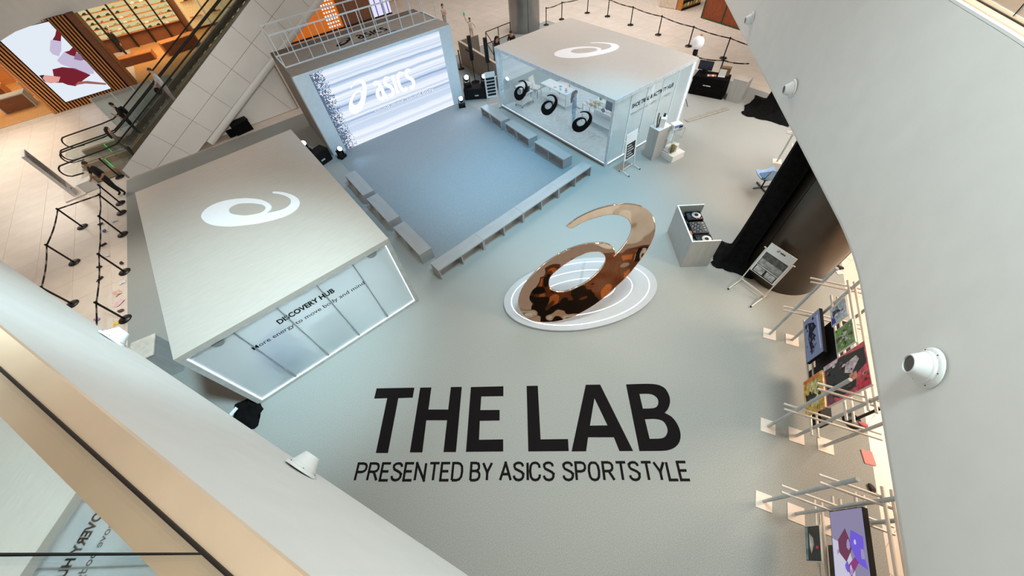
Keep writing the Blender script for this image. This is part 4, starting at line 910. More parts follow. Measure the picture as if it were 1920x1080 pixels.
S = {k: at2(*v) for k, v in {'e': (225, 332), 'a0': (226, 381), 'a': (228, 399), 'b': (230.5, 439.5), 'c': (234, 509.8), 'd': (235, 598.5), 'r1': (154.8, 425.4), 'r2': (139.7, 492.2), 'r3': (136, 570)}.items()}
d1 = Vector(S['d']) + (Vector(S['d']) - Vector(S['c'])); r4 = Vector(S['r3']) + (Vector(S['r3']) - Vector(S['r2'])) * 1.1
stanchion(S['e'], 'queue barrier standing alone beside the escalator landing', GL)
stanchion(S['a0'], 'queue barrier held by the man in black', GL, S['a'])
stanchion(S['a'], 'queue barrier at the lane corner, second below the man in black', GL, S['b'])
stanchion(S['b'], 'third queue barrier along the carpet edge below the man in black', GL, S['c'])
stanchion(S['c'], 'fourth queue barrier along the carpet edge below the man in black', GL, S['d'])
stanchion(S['d'], 'queue barrier on the carpet edge nearest the left balcony', GL, d1)
stanchion(S['r1'], 'topmost queue barrier of the outer left row', GL, S['r2'])
stanchion(S['r2'], 'middle queue barrier of the outer left row', GL, S['r3'])
stanchion(S['r3'], 'queue barrier of the outer left row half hidden by the balcony', GL, r4)
o = thing('belt_link', 'belt crossing the head of the left queue lane', 'belt', (0, 0, 0))
p, q = Vector((*S['a'], 0.95)), Vector((*S['r1'], 0.95)); k = 20; b = MB()
for i in range(k):
    u, w = p.lerp(q, (i + 0.0) / k), p.lerp(q, (i + 1) / k); b.beam(u, w, 0.006, 0.05, 1 if (i % 6) in (2, 3) else 0)
b.build('webbing', [M_BLACK, M_BELTW], o)
B = [at2(*v) for v in ((1024, 46.8), (1053, 36.2), (1101, 24.2), (1139, 30.7), (1182, 46.8), (1234, 65.2), (1290.8, 86.5), (1356, 109))]
BL = ['rear queue barrier beside the steel column', 'second rear queue barrier from the steel column', 'rear queue barrier at the bend of the line, third from the steel column', 'fourth rear queue barrier from the steel column', 'fifth rear queue barrier from the steel column', 'sixth rear queue barrier from the steel column', 'seventh rear queue barrier, nearest the white globe lantern', 'rear queue barrier behind the black draped table']
nx = Vector(B[-1]) + (Vector(B[-1]) - Vector(B[-2])) * 0.9
for i in range(8): stanchion(B[i], BL[i], GB, B[i + 1] if i < 7 else nx)
q0, q1, q2 = at2(1357, 113, 0.95), at2(1405, 119, 0.95), at2(1308, 107, 0.95)
stanchion(q0, 'queue barrier rising right behind the black draped table', GB, q1)
stanchion(q2, 'queue barrier hidden at the rear right corner of the glass pavilion', GB, q0)
stanchion((11.28, 20.7), 'queue barrier beside the left column speaker', GB)
stanchion(at2(1597, 789), 'queue barrier on the stone floor behind the display racks', GB, at2(1700, 700))

# ================================================================== display racks on the right
P2, ER, NR = Vector((8.1, -0.57, 0)), Vector((-0.868, -0.497, 0)), Vector((-0.497, 0.868, 0)); ZV = Vector((0, 0, 1))
def rk(u, w, z): return P2 + ER * u + NR * w + ZV * z
def rack(label, u0, u1, ws0, ws1, heights):
    t = thing('display_rack', label, 'display rack', tuple(rk(u0, 0, 0))); O = Vector(t.location)
    def part(name, p, q, r, m): MB().tube(rk(*p) - O, rk(*q) - O, r, 10).build(name, m, t, True)
    for u, ws in ((u0, ws0), (u1, ws1)):
        if u is None: continue
        for w in ws:
            part('post', (u, w, 0.01), (u, w, 2.78), 0.032, M_STEEL)
            MB().obox(rk(u, w, 0.006) - O, ER * 0.16, NR * 0.15, ZV * 0.006).build('base_plate', M_PLATE, t)
        for z in (1.17, 2.29):
            for du in (-0.058, 0.058): part('cross_rail', (u + du, max(ws) + 0.22, z), (u + du, min(ws) - 0.3, z), 0.022, M_STEELW)
    for z in heights:
        for w in (-0.058, 0.058): part('long_rail', (u0 - 0.2, w, z), (u1 + 0.2, w, z), 0.024, M_STEELW)
rack('steel tube display rack holding the screen and posters beside the easel sign', 0.0, 2.59, (0.53, 0.0, -0.56), (0.57, 0.0, -0.56), (0.68, 1.75, 2.31))
rack('steel tube display rack at the bottom right corner of the view', 4.23, 6.6, (0.65, 0.07, -0.5), (0.6, 0.0, -0.56), (0.62, 1.15, 1.73, 2.33))
o2 = rk(-6.3, 0, 0)
rack('steel tube display rack behind the black wrapped column', -8.26, -5.9, (0.24, -0.3), (0.24, -0.3), (0.68, 1.75, 2.31))
def panelthing(name, label, cat, u0, u1, z0, z1, w, th, face, shapes=(), edge=M_BLACK, group=None, art=()):
    """flat panel hung on a rack: board plus printed or lit shapes in panel fractions (x from u0, y up)"""
    O = rk((u0 + u1) / 2, w, (z0 + z1) / 2); t = thing(name, label, cat, tuple(O), 0, group); du, dz = (u1 - u0) / 2, (z1 - z0) / 2
    MB().obox(Vector((0, 0, 0)), ER * du, NR * th, ZV * dz).build('board', edge, t)
    MB().obox(NR * (th + 0.002), ER * (du - 0.015), NR * 0.002, ZV * (dz - 0.015)).build('face', face, t)
    shapes = list(shapes) + list(art)
    for i, (m, pts) in enumerate(shapes):
        MB().flat(outline([[((x * 2 - 1) * (du - 0.015), (y * 2 - 1) * (dz - 0.015)) for x, y in pts]], 0.001), NR * (th + 0.0052 + i * 0.0006), ER, ZV, NR).build('print', m, t)
    return t
def pm(n, c): return mat('print_' + n, c, 0.45, var=0.24, scale=11)
def blobs(seed, mats, n, box=(0.05, 0.05, 0.95, 0.95), size=0.09):
    """scatter of irregular patches standing for the busy detail of a photograph"""
    R = random.Random(seed); out = []
    for i in range(n):
        cx, cy, s = R.uniform(box[0], box[2]), R.uniform(box[1], box[3]), size * R.uniform(0.5, 1.3)
        out.append((mats[i % len(mats)], [(min(0.99, max(0.01, cx + s * R.uniform(0.5, 1) * math.cos(a))), min(0.99, max(0.01, cy + s * R.uniform(0.5, 1) * math.sin(a)))) for a in [k * 2 * PI / 7 for k in range(7)]]))
    return out
panelthing('display_monitor', 'wide flat monitor hung on the upper display rack', 'monitor', 0.0, 1.18, 0.84, 1.47, 0.12, 0.03, glow('monitor_grey_blue', (112, 122, 148), 0.75),
  [(glow('monitor_dark', (40, 42, 56), 0.7), [(0.12, 0.25), (0.2, 0.6), (0.35, 0.75), (0.42, 0.5), (0.55, 0.68), (0.62, 0.42), (0.8, 0.55), (0.78, 0.3), (0.5, 0.2), (0.3, 0.28)]), (glow('monitor_pale', (150, 156, 180), 0.8), [(0.1, 0.8), (0.9, 0.86), (0.9, 0.93), (0.1, 0.9)])],
  art=blobs(4, [glow('monitor_dark', (40, 42, 56), 0.7), glow('monitor_rust', (90, 70, 72), 0.7), glow('monitor_mist', (84, 92, 116), 0.7)], 22, (0.1, 0.12, 0.9, 0.7), 0.06))
panelthing('poster', 'pale blue poster of figures at the top of the upper display rack', 'poster', 0.22, 0.70, 1.74, 2.24, 0.10, 0.012, pm('sky', (190, 206, 226)),
  [(pm('navy', (52, 60, 96)), [(0.2, 0.1), (0.35, 0.55), (0.55, 0.7), (0.5, 0.3), (0.7, 0.15)]), (pm('blue', (52, 64, 190)), [(0.55, 0.02), (0.98, 0.02), (0.98, 0.3), (0.7, 0.25)]), (pm('tan', (176, 120, 90)), [(0.5, 0.72), (0.62, 0.72), (0.62, 0.86), (0.5, 0.86)])], M_WHITE, art=blobs(5, [pm('navy', (52, 60, 96)), pm('pale_figure2', (206, 204, 206)), pm('tan', (176, 120, 90))], 14, (0.05, 0.05, 0.75, 0.6), 0.07))
panelthing('poster', 'green garden poster on the upper display rack', 'poster', 0.86, 1.41, 1.80, 2.34, 0.10, 0.012, pm('leaf', (120, 150, 90)),
  [(pm('trunk', (84, 66, 50)), [(0.4, 0.02), (0.52, 0.02), (0.5, 0.6), (0.42, 0.6)]), (pm('fern', (190, 206, 196)), [(0.2, 0.5), (0.35, 0.7), (0.5, 0.55), (0.7, 0.72), (0.75, 0.5), (0.5, 0.4)]), (pm('lime', (120, 196, 60)), [(0.05, 0.02), (0.2, 0.02), (0.25, 0.35), (0.1, 0.4)])], M_WHITE, art=blobs(6, [pm('fern', (190, 206, 196)), pm('leaf_dark', (60, 84, 44)), pm('lime', (120, 196, 60)), pm('trunk', (84, 66, 50))], 22, (0.05, 0.05, 0.95, 0.95), 0.07))
panelthing('poster', 'large red and black poster of a suited figure on the upper display rack', 'poster', 1.52, 2.43, 1.36, 2.58, 0.11, 0.015, pm('rose', (214, 80, 96)),
  [(pm('suit', (26, 22, 26)), [(0.12, 0.02), (0.02, 0.45), (0.12, 0.98), (0.5, 0.98), (0.62, 0.75), (0.88, 0.70), (0.95, 0.3), (0.75, 0.05)]), (pm('shirt', (226, 204, 210)), [(0.25, 0.55), (0.45, 0.5), (0.55, 0.66), (0.32, 0.85), (0.2, 0.8)]), (pm('face', (206, 140, 116)), [(0.55, 0.60), (0.72, 0.60), (0.72, 0.76), (0.55, 0.76)]),
   (pm('plum', (104, 66, 76)), [(0.6, 0.02), (0.98, 0.02), (0.98, 0.2), (0.7, 0.15)]), (pm('scarlet', (206, 40, 60)), [(0.8, 0.78), (0.98, 0.72), (0.98, 0.98), (0.75, 0.98)]), (pm('grey', (206, 196, 206)), [(0.02, 0.0), (0.12, 0.02), (0.1, 0.35), (0.02, 0.4)])], M_WHITE, art=blobs(7, [pm('suit', (26, 22, 26)), pm('brown_hair', (110, 66, 44)), pm('shirt', (226, 204, 210)), pm('plum', (104, 66, 76))], 16, (0.1, 0.1, 0.85, 0.95), 0.05))
panelthing('poster', 'yellow poster with a black silhouette low on the upper display rack', 'poster', 1.55, 2.39, 0.62, 1.30, 0.11, 0.015, pm('yellow', (226, 176, 74)),
  [(pm('frame', (236, 214, 150)), [(0.15, 0.3), (0.85, 0.35), (0.85, 0.8), (0.15, 0.75)]), (pm('silhouette', (30, 26, 22)), [(0.5, 0.1), (0.42, 0.4), (0.5, 0.55), (0.6, 0.7), (0.68, 0.45), (0.8, 0.3), (0.7, 0.12)]), (pm('orange', (226, 110, 40)), [(0.0, 0.0), (0.1, 0.0), (0.1, 0.9), (0.0, 0.9)])], pm('kraft', (214, 180, 120)), art=blobs(8, [pm('silhouette', (30, 26, 22)), pm('frame', (236, 214, 150)), pm('amber', (206, 140, 50)), pm('sage', (150, 160, 100))], 18, (0.1, 0.05, 0.95, 0.9), 0.06))
panelthing('display_monitor', 'large upright screen with a violet jacket picture on the bottom right rack', 'monitor', 4.33, 5.70, 1.24, 2.04, 0.14, 0.035, glow('screen_mauve', (150, 144, 176), 0.8),
  [(glow('screen_white2', (206, 204, 224), 0.85), [(0.30, 0.02), (0.95, 0.0), (0.95, 0.55), (0.62, 0.62), (0.4, 0.5)]), (glow('screen_plum', (120, 70, 96), 0.8), [(0.32, 0.2), (0.2, 0.45), (0.4, 0.62), (0.55, 0.4), (0.45, 0.2)]), (glow('screen_violet', (116, 96, 214), 0.9), [(0.22, 0.62), (0.3, 0.95), (0.5, 0.92), (0.62, 0.98), (0.55, 0.7), (0.36, 0.55)]), (glow('screen_magenta', (150, 70, 130), 0.8), [(0.6, 0.4), (0.7, 0.5), (0.55, 0.75), (0.5, 0.65)])], M_BLACK, art=blobs(9, [glow('screen_white2', (206, 204, 224), 0.85), glow('screen_mauve2', (170, 156, 196), 0.8), glow('screen_violet', (116, 96, 214), 0.9)], 14, (0.3, 0.1, 0.95, 0.9), 0.06))
panelthing('poster', 'small dark poster with a pale figure on the bottom right rack', 'poster', 4.49, 5.07, 0.36, 0.82, 0.10, 0.012, pm('charcoal', (44, 48, 50)),
  [(pm('pale_figure', (200, 200, 196)), [(0.2, 0.3), (0.35, 0.55), (0.55, 0.6), (0.8, 0.4), (0.6, 0.3)]), (pm('mist', (120, 150, 156)), [(0.02, 0.02), (0.98, 0.02), (0.98, 0.16), (0.02, 0.24)]), (pm('red_dab', (206, 40, 46)), [(0.58, 0.72), (0.66, 0.72), (0.66, 0.9), (0.58, 0.9)])], M_WHITE)
panelthing('poster', 'plain dark grey board behind the small dark poster', 'poster', 4.72, 5.25, 0.62, 1.02, -0.12, 0.012, pm('slate', (70, 70, 70)), (), M_STAGEDK)
panelthing('monitor_back_box', 'black equipment box behind the wide monitor on the upper rack', 'box', 0.35, 1.45, 0.85, 1.62, -0.14, 0.12, M_BLACK, (), M_BLACK)
panelthing('monitor_back_box', 'black equipment box under the monitor behind the yellow poster', 'box', 1.1, 2.4, 0.35, 0.75, -0.2, 0.1, M_BLACK, (), M_BLACK)
t = thing('red_folder', 'bright red folder lying on the stone floor between the racks', 'folder', (0, 0, 0))
MB().prism([at2(1614, 843), at2(1634, 847), at2(1643, 874), at2(1622, 869)], 0.0, 0.012).build('cover', mat('red_card', (238, 40, 26), 0.4), t); c = [at(*p) for p in ((1614, 843), (1622, 869))]
MB().beam(c[0] + ZV * 0.012, c[1] + ZV * 0.012, 0.02, 0.01).build('spine', mat('red_spine', (200, 30, 20), 0.4), t)

# ================================================================== DJ booth
t = thing('dj_booth', 'pale wood DJ booth open at the back, right of the sculpture', 'booth', (8.03, 2.85, 0), math.atan2(1.25, 0.99))
LB, DB, ZB = 1.60, 0.82, 1.13                                   # local x along the front, y towards the left pavilion is the front
MB().box(0, -0.04, 0, LB, 0.0, ZB).build('front_panel', M_DJ, t); MB().box(0, -DB, 0, 0.04, -0.04, ZB).build('side_panel', M_DJ, t); MB().box(LB - 0.04, -DB, 0, LB, -0.04, ZB).build('side_panel', M_DJ, t)
for bx in ((0, -0.042, ZB, LB, 0.002, ZB + 0.006), (0, -DB, ZB, 0.042, -0.042, ZB + 0.006), (LB - 0.042, -DB, ZB, LB, -0.042, ZB + 0.006)): MB().box(*bx).build('edge_band', M_WHITE, t)
MB().box(0.04, -DB + 0.05, 0.80, LB - 0.04, -0.04, 0.83).build('shelf', M_BLACK, t)
def rel(t, loc, rz):  # world placement of something standing on a rotated thing
    c, s = math.cos(t.rotation_euler.z), math.sin(t.rotation_euler.z); return (t.location.x + c * loc[0] - s * loc[1], t.location.y + s * loc[0] + c * loc[1], t.location.z + loc[2]), t.rotation_euler.z + rz
MGREY = mat('deck_grey', (70, 74, 78), 0.4, metal=0.3); MSIL = mat('platter_silver', (196, 198, 198), 0.3, metal=0.5)
def deck(label, x, booth=t):
    loc, rz = rel(booth, (x, -0.50, 0.83), 0); d = thing('dj_player', label, 'DJ player', loc, rz, 'players on the DJ booth')
    MB().box(-0.19, -0.23, 0, 0.19, 0.23, 0.10).build('body', M_BLACK, d); MB().lathe([(0.135, 0.10), (0.135, 0.118), (0.06, 0.12), (0.06, 0.112)], (0, -0.06, 0), 28).build('jog_wheel', MSIL, d, True); MB().lathe([(0.058, 0.115), (0.058, 0.121)], (0, -0.06, 0), 20).build('jog_centre', M_BLACK, d)
    MB().box(-0.1, 0.11, 0.10, 0.1, 0.21, 0.105).build('display', glow('deck_display', (90, 110, 130), 0.5), d)
    for i in range(3): MB().lathe([(0.018, 0.1), (0.018, 0.112)], (-0.14, -0.18 + i * 0.07, 0), 10).build('button', glow('button_orange', (236, 150, 90), 0.8), d)
deck('DJ player at the near end of the booth', 0.28); deck('DJ player at the far end of the booth', 1.32)
loc, rz = rel(t, (0.80, -0.50, 0.83), 0); d = thing('dj_mixer', 'black mixer between the two DJ players', 'mixer', loc, rz)
MB().box(-0.24, -0.23, 0, 0.24, 0.23, 0.09).build('body', MGREY, d)
for i in range(6):
    for j in range(5): MB().lathe([(0.014, 0.09), (0.012, 0.115)], (-0.19 + i * 0.076, 0.18 - j * 0.055, 0), 8).build('knob', M_BLACK if (i + j) % 3 else MSIL, d)
for i in range(4): MB().box(-0.16 + i * 0.1, -0.17, 0.09, -0.13 + i * 0.1, -0.12, 0.11).build('fader', MSIL, d)
loc, rz = rel(t, (0.80, -0.18, 0.83), 0); d = thing('cable_tray', 'clutter of cables and small boxes along the inside of the DJ booth', 'cables', loc, rz)
MB().path([(-0.7, 0.02, 0.03), (-0.3, -0.03, 0.05), (0.1, 0.04, 0.03), (0.7, 0.0, 0.04)], 0.015, 6).build('cable', M_CREAM, d)
for i, x in enumerate((-0.6, -0.25, 0.2, 0.55)): MB().box(x, -0.07, 0, x + 0.14, 0.06, 0.07).build('small_box', (MGREY, pm('copper_box', (150, 96, 60)), M_BLACK, MGREY)[i], d)

# ================================================================== cloth wrapped truss columns
def drape(label, c, half, foot, h, rz=0.0):
    t = thing('wrapped_column', label, 'column', (c[0], c[1], 0), rz); b = MB(); N = 40; rows = [(0.012, 1.0), (0.03, 0.86), (0.10, 0.40), (0.35, 0.12), (0.8, 0.03), (1.6, 0.0), (h, 0.0)]
    for z, f in rows:
        for i in range(N):
            s = i / N * 4; k = int(s); u = (s - k) * 2 - 1; x, y = ((1, u), (-u, 1), (-1, -u), (u, -1))[k]
            w = 1 + (0.05 * math.sin(i * 2.1) + 0.06 * math.sin(i * 0.9)) * f
            b.v.append((x * (half + (foot - half) * f * w) + 0.015 * math.sin(i * 1.7 + z * 3), y * (half + (foot - half) * f * w) + 0.015 * math.cos(i * 2.3 + z * 2), z + 0.02 * f * math.sin(i * 1.3)))
    for r in range(len(rows) - 1):
        for i in range(N): b.f.append((r * N + i, r * N + (i + 1) % N, (r + 1) * N + (i + 1) % N, (r + 1) * N + i)); b.m.append(0)
    b.f.append(tuple((len(rows) - 1) * N + i for i in range(N))); b.m.append(0)
    b.build('cloth_wrap', M_CLOTH, t, True)
    MB().box(-half * 0.8, -half * 0.8, 0.0, half * 0.8, half * 0.8, 0.012).build('foot_plate', M_BLACK, t)
    MB().box(-foot * 0.95, -foot * 0.9, 0.001, foot * 0.95, foot * 0.9, 0.008).build('floor_cloth', M_CLOTH, t)
drape('black cloth wrapped column rising beside the easel sign', at2(1378, 486), 0.23, 0.60, 5.5, 0.35)
drape('black cloth wrapped column with its foot cut by the balcony, near the black table', at2(1445, 207), 0.28, 1.0, 5.5, 0.2)

# ================================================================== easel signs
M_SIGN = mat('sign_white', (224, 230, 232), 0.5, var=0.01)
def easel(label, loc, rz, w, h, z0, lean, shapes, feet=0.42):
    t = thing('easel_sign', label, 'sign', loc, rz); n = math.sin(lean); c = math.cos(lean)    # faces -y
    up = Vector((0, n, c)); nr = Vector((0, -c, n)); ex = Vector((1, 0, 0)); O = Vector((0, 0, z0))
    for s in (-1, 1):
        x = s * (w / 2 + 0.02); top = O + ex * x + up * (h * 0.80); bot = Vector((x, -z0 * math.tan(lean) * 0.9, 0.10)); MB().tube(bot, top, 0.016, 8).build('upright', M_STEELW, t, True)
        MB().path([(x, bot.y - feet, 0.02), (x, bot.y - feet * 0.4, 0.07), (x, bot.y, 0.10), (x, bot.y + feet * 0.5, 0.06)], 0.015, 8).build('foot', M_STEELW, t, True); MB().ball((x, bot.y - feet, 0.025), 0.026, 8, 6).build('rubber_cap', M_BLACK, t); MB().ball((x, bot.y + feet * 0.5, 0.03), 0.024, 8, 6).build('rubber_cap', M_BLACK, t)
        MB().obox(top + ex * s * 0.03, ex * 0.03, nr * 0.012, up * 0.012).build('knob', M_CREAM, t)
    MB().tube((-w / 2, 0, 0.12), (w / 2, 0, 0.12), 0.014, 8).build('cross_bar', M_STEELW, t, True)
    MB().obox(O + up * h / 2, ex * w / 2, nr * 0.012, up * h / 2).build('board', M_SIGN, t)
    for i, (m, pts) in enumerate(shapes):
        MB().flat(outline([[((x - 0.5) * w, y * h) for x, y in pts]], 0.001), O + nr * (0.0135 + i * 0.0008), ex, up, nr).build('print', m, t)
    return t, O, ex, up, nr
R_ = lambda x0, y0, x1, y1: [(x0, y0), (x1, y0), (x1, y1), (x0, y1)]
DK, MID = pm('sign_black', (22, 22, 24)), pm('sign_grey', (150, 152, 150))
fa, fb = Vector((8.52, 1.41)), Vector((8.43, 0.66)); mid = (Vector((9.13, 1.37)) + Vector((9.18, 0.59))) / 2
rz = math.atan2(fb.y - fa.y, fb.x - fa.x)
cA = (fa + fb) / 2; fwd = Vector((-math.cos(rz + PI / 2), -math.sin(rz + PI / 2)))
eloc = cA - fwd * 0.36
t, O, ex_, up2, nr = easel('white easel sign with black text panel and two photos, in front of the dark column', (eloc.x, eloc.y, 0), rz, 0.72, 0.98, 0.60, 0.20,
  [(DK, R_(0.06, 0.02, 0.94, 0.72)), (pm('crowd', (84, 86, 84)), R_(0.08, 0.50, 0.92, 0.70)), (MID, R_(0.08, 0.30, 0.92, 0.50)), (pm('photo_l', (176, 178, 178)), R_(0.10, 0.05, 0.46, 0.24)), (pm('photo_r', (170, 172, 172)), R_(0.54, 0.05, 0.90, 0.24)), (M_SIGN, R_(0.08, 0.26, 0.92, 0.285))])
MB().flat(emblem(0.07, 0.001), O + nr * 0.016 + up2 * 0.86 - ex_ * 0.09, ex_, up2, nr).build('print', DK, t); MB().flat(text('asics', 0.13, 0.05, bold=0.04), O + nr * 0.016 + up2 * 0.87 - ex_ * 0.03, ex_, up2, nr).build('print', DK, t)
# tall notice stands beside the right pavilion
p = Vector((10.70, 7.42)); rows = [(DK, R_(0.1, 0.05, 0.9, 0.62))] + [(M_SIGN, R_(0.18, 0.12 + 0.1 * i, 0.18 + (0.55, 0.4, 0.6, 0.5, 0.35)[i], 0.15 + 0.1 * i)) for i in range(5)]
easel('white notice stand with dark schedule panel in front of the glass pavilion side', (10.70, 7.36, 0), 0.03, 0.62, 1.05, 0.50, 0.10, rows, 0.32)
easel('white notice stand with dark stripes at the far corner of the glass pavilion', (9.95, 15.55, 0), -0.45, 0.50, 1.15, 0.45, 0.08, [(DK, R_(0.08, 0.08 + 0.125 * i, 0.92, 0.17 + 0.125 * i)) for i in range(6)], 0.30)

# ================================================================== things around the right pavilion
t = thing('plinth', 'tall grey plinth carrying the laser box beside the glass pavilion', 'plinth', (12.17, 7.28, 0), -0.1)
MB().box(-0.33, -0.24, 0, 0.33, 0.24, 1.26).build('body', M_DJ, t); MB().box(-0.335, -0.245, 1.26, 0.335, 0.245, 1.275).build('top_board', M_WHITE, t)
t = thing('gait_scanner', 'white and black scanning device on the tall grey plinth', 'device', (12.2, 7.25, 1.275), 0.5)
MB().box(-0.16, -0.10, 0, 0.16, 0.10, 0.34).build('housing', M_WHITE, t); MB().box(-0.18, 0.10, 0.02, -0.05, 0.14, 0.36).build('bracket', M_BLACK, t); MB().box(0.02, -0.04, 0.34, 0.18, 0.04, 0.40).build('camera_head', M_BLACK, t)
MB().path([(-0.2, 0.16, 0.0), (-0.24, 0.2, 0.4), (-0.12, 0.2, 0.52)], 0.02, 8).build('arm', M_BLACK, t)
t = thing('trolley', 'clear shelf trolley with boxes beside the tall grey plinth', 'trolley', (12.65, 6.9, 0), -0.1)
for z in (0.28, 0.72, 1.12): MB().box(-0.3, -0.22, z, 0.3, 0.22, z + 0.02).build('shelf', M_FROST3 if z > 0.5 else M_WHITE, t)
for x in (-0.3, 0.28):
    for y in (-0.22, 0.2): MB().box(x, y, 0.0, x + 0.02, y + 0.02, 1.15).build('upright', M_STEELW, t)
MB().box(-0.34, -0.5, 0.0, 0.32, 0.1, 0.25).build('crate', M_WHITE, t)
t = thing('printer', 'small printer with a blue screen on the trolley top', 'printer', (12.68, 6.95, 1.14), -0.3)
MB().box(-0.2, -0.14, 0, 0.2, 0.14, 0.16).build('housing', M_WHITE, t); MB().box(-0.16, -0.15, 0.05, 0.12, -0.14, 0.15).build('display', glow('blue_screen', (120, 160, 210), 0.6), t); MB().box(0.05, -0.16, 0.02, 0.2, -0.14, 0.1).build('slot', M_BLACK, t)
t = thing('tote_bag', 'olive bag and white box in the trolley crate', 'bag', (12.55, 6.72, 0.26), 0.3)
MB().ball((-0.08, 0, 0.17), (0.14, 0.12, 0.18), 10, 8).build('bag', mat('olive', (112, 100, 62), 0.8), t, True); MB().box(0.05, -0.14, 0, 0.25, 0.12, 0.26).build('box', M_WHITE, t)
t = thing('cable_cover', 'grey strip of floor cable cover right of the glass pavilion', 'cable cover', (0, 0, 0))
a, b_ = at(1286, 227), at(1364, 203); MB().beam(a + ZV * 0.012, b_ + ZV * 0.012, 0.28, 0.02).build('strip', mat('grey_tape', (150, 150, 140), 0.8), t)
MB().beam(a + ZV * 0.024, b_ + ZV * 0.024, 0.03, 0.004).build('seam', mat('grey_seam', (136, 136, 128), 0.8), t)
# registration table
t = thing('draped_table', 'table in a fitted black cloth beyond the glass pavilion', 'table', (17.71, 8.72, 0), math.atan2(-1.43, 0.46))
b = MB(); w0, w1, d0, d1, hh = 0.80, 0.74, 0.03, 0.72, 0.82
b.add([(-w0, -d0, 0.01), (w0, -d0, 0.01), (w0, d1, 0.01), (-w0, d1, 0.01), (-w1, 0, hh), (w1, 0, hh), (w1, d1, hh), (-w1, d1, hh)], [(3, 2, 1, 0), (4, 5, 6, 7), (0, 1, 5, 4), (1, 2, 6, 5), (2, 3, 7, 6), (3, 0, 4, 7)]); b.build('cloth', M_CLOTH, t)
for wd in dashes((4, 1, 9), 0.34, 0.05): MB().flat(wd, (-0.22, -0.024, 0.46), (1, 0, 0), (0, 0.035, 1)).build('word', M_SIGN, t)
rzt = t.rotation_euler.z
loc, r = rel(t, (-0.45, 0.45, 0.82), 0); m_ = thing('computer_monitor', 'black computer monitor on the black draped table', 'monitor', loc, r)
MB().box(-0.32, 0, 0.12, 0.32, 0.04, 0.50).build('casing', M_BLACK, m_); MB().box(-0.3, -0.004, 0.15, 0.3, 0, 0.48).build('display', mat('screen_dark_blue', (30, 40, 60), 0.2), m_); MB().box(-0.1, -0.05, 0, 0.1, 0.12, 0.12).build('stand', M_BLACK, m_)
loc, r = rel(t, (0.38, 0.35, 0.82), 0.1); m_ = thing('menu_holder', 'upright sheet holder on the black draped table', 'sign', loc, r); MB().box(-0.15, 0, 0, 0.15, 0.02, 0.30).build('sheet', M_SIGN, m_); MB().box(-0.15, -0.06, 0, 0.15, 0.08, 0.01).build('foot', M_SIGN, m_)
loc, r = rel(t, (0.45, 0.6, 0.82), 0.1); m_ = thing('cardboard_box', 'brown box behind the sheet holder on the black table', 'box', loc, r); MB().box(-0.2, -0.1, 0, 0.2, 0.1, 0.32).build('carton', mat('kraft_board', (116, 94, 66), 0.8), m_); MB().box(-0.21, -0.11, 0.3, 0.21, 0.11, 0.33).build('lid', mat('kraft_lid', (126, 104, 74), 0.8), m_)
loc, r = rel(t, (-0.02, 0.28, 0.82), 0.2); m_ = thing('paper_stack', 'fan of pale leaflets on the black draped table', 'papers', loc, r)
for i in range(4): MB().box(-0.2 + i * 0.1, -0.1 + 0.01 * i, 0.002 * i, -0.11 + i * 0.1, 0.1 + 0.01 * i, 0.004 + 0.002 * i).build('sheet', mat('leaflet_%d' % (i % 2), ((236, 226, 214), (220, 120, 100))[i % 2], 0.7), m_)
loc, r = rel(t, (-0.3, 0.25, 0.82), 0); m_ = thing('microphone', 'small device on a stand before the computer monitor', 'microphone', loc, r); MB().lathe([(0.06, 0), (0.06, 0.015), (0.012, 0.02), (0.012, 0.16), (0.035, 0.18), (0.03, 0.25)]).build('body', M_BLACKMETAL, m_, True); MB().box(-0.15, -0.12, 0, 0.1, -0.04, 0.02).build('keypad', M_BLACK, m_)
t = thing('plinth', 'pale box plinth right of the black draped table', 'plinth', (18.27, 7.53, 0), -0.22 - 1.2)
MB().box(-0.31, -0.2, 0, 0.31, 0.4, 0.95).build('body', M_DJ, t); MB().box(-0.315, -0.205, 0.95, 0.315, 0.405, 0.965).build('top_board', M_ROOF, t)

# armchair and low table behind the wrapped column
t = thing('lounge_chair', 'pale blue shell chair with dark cushion on a swivel foot', 'chair', (*at2(1427, 352), 0), 2.6)
b = MB(); prof = [(-0.30, 0.52), (-0.10, 0.44), (0.15, 0.42), (0.30, 0.55), (0.38, 0.82), (0.40, 0.92)]
for wv, zz in ((0.0, 0.0), (-0.03, 0.03)):
    for y, z in prof:
        for i in range(7):
            a = -1 + i / 3.0; b.v.append((a * 0.34, y + wv, z + zz + 0.10 * a * a))
k = len(prof)
for r in range(k - 1):
    for i in range(6):
        q = (r * 7 + i, r * 7 + i + 1, (r + 1) * 7 + i + 1, (r + 1) * 7 + i); b.f.append(q[::-1]); b.m.append(0); b.f.append(tuple(v + k * 7 for v in q)); b.m.append(0)
b.build('shell', mat('pale_blue_shell', (150, 182, 216), 0.5), t, True)
MB().box(-0.24, -0.2, 0.47, 0.24, 0.2, 0.53).build('cushion', mat('slate_blue', (84, 112, 150), 0.8), t); MB().box(-0.26, 0.2, 0.5, 0.26, 0.24, 0.58).build('cushion_edge', M_BLACK, t)
MB().tube((0, 0, 0.04), (0, 0, 0.44), 0.025).build('stem', M_BLACKMETAL, t)
for a in (0, PI / 2): MB().beam((-0.3 * math.cos(a), -0.3 * math.sin(a), 0.03), (0.3 * math.cos(a), 0.3 * math.sin(a), 0.03), 0.05, 0.03).build('foot_bar', M_BLACKMETAL, t)
t = thing('low_table', 'pale low box table partly hidden behind the wrapped column', 'table', (*at2(1492, 352), 0), -0.6)
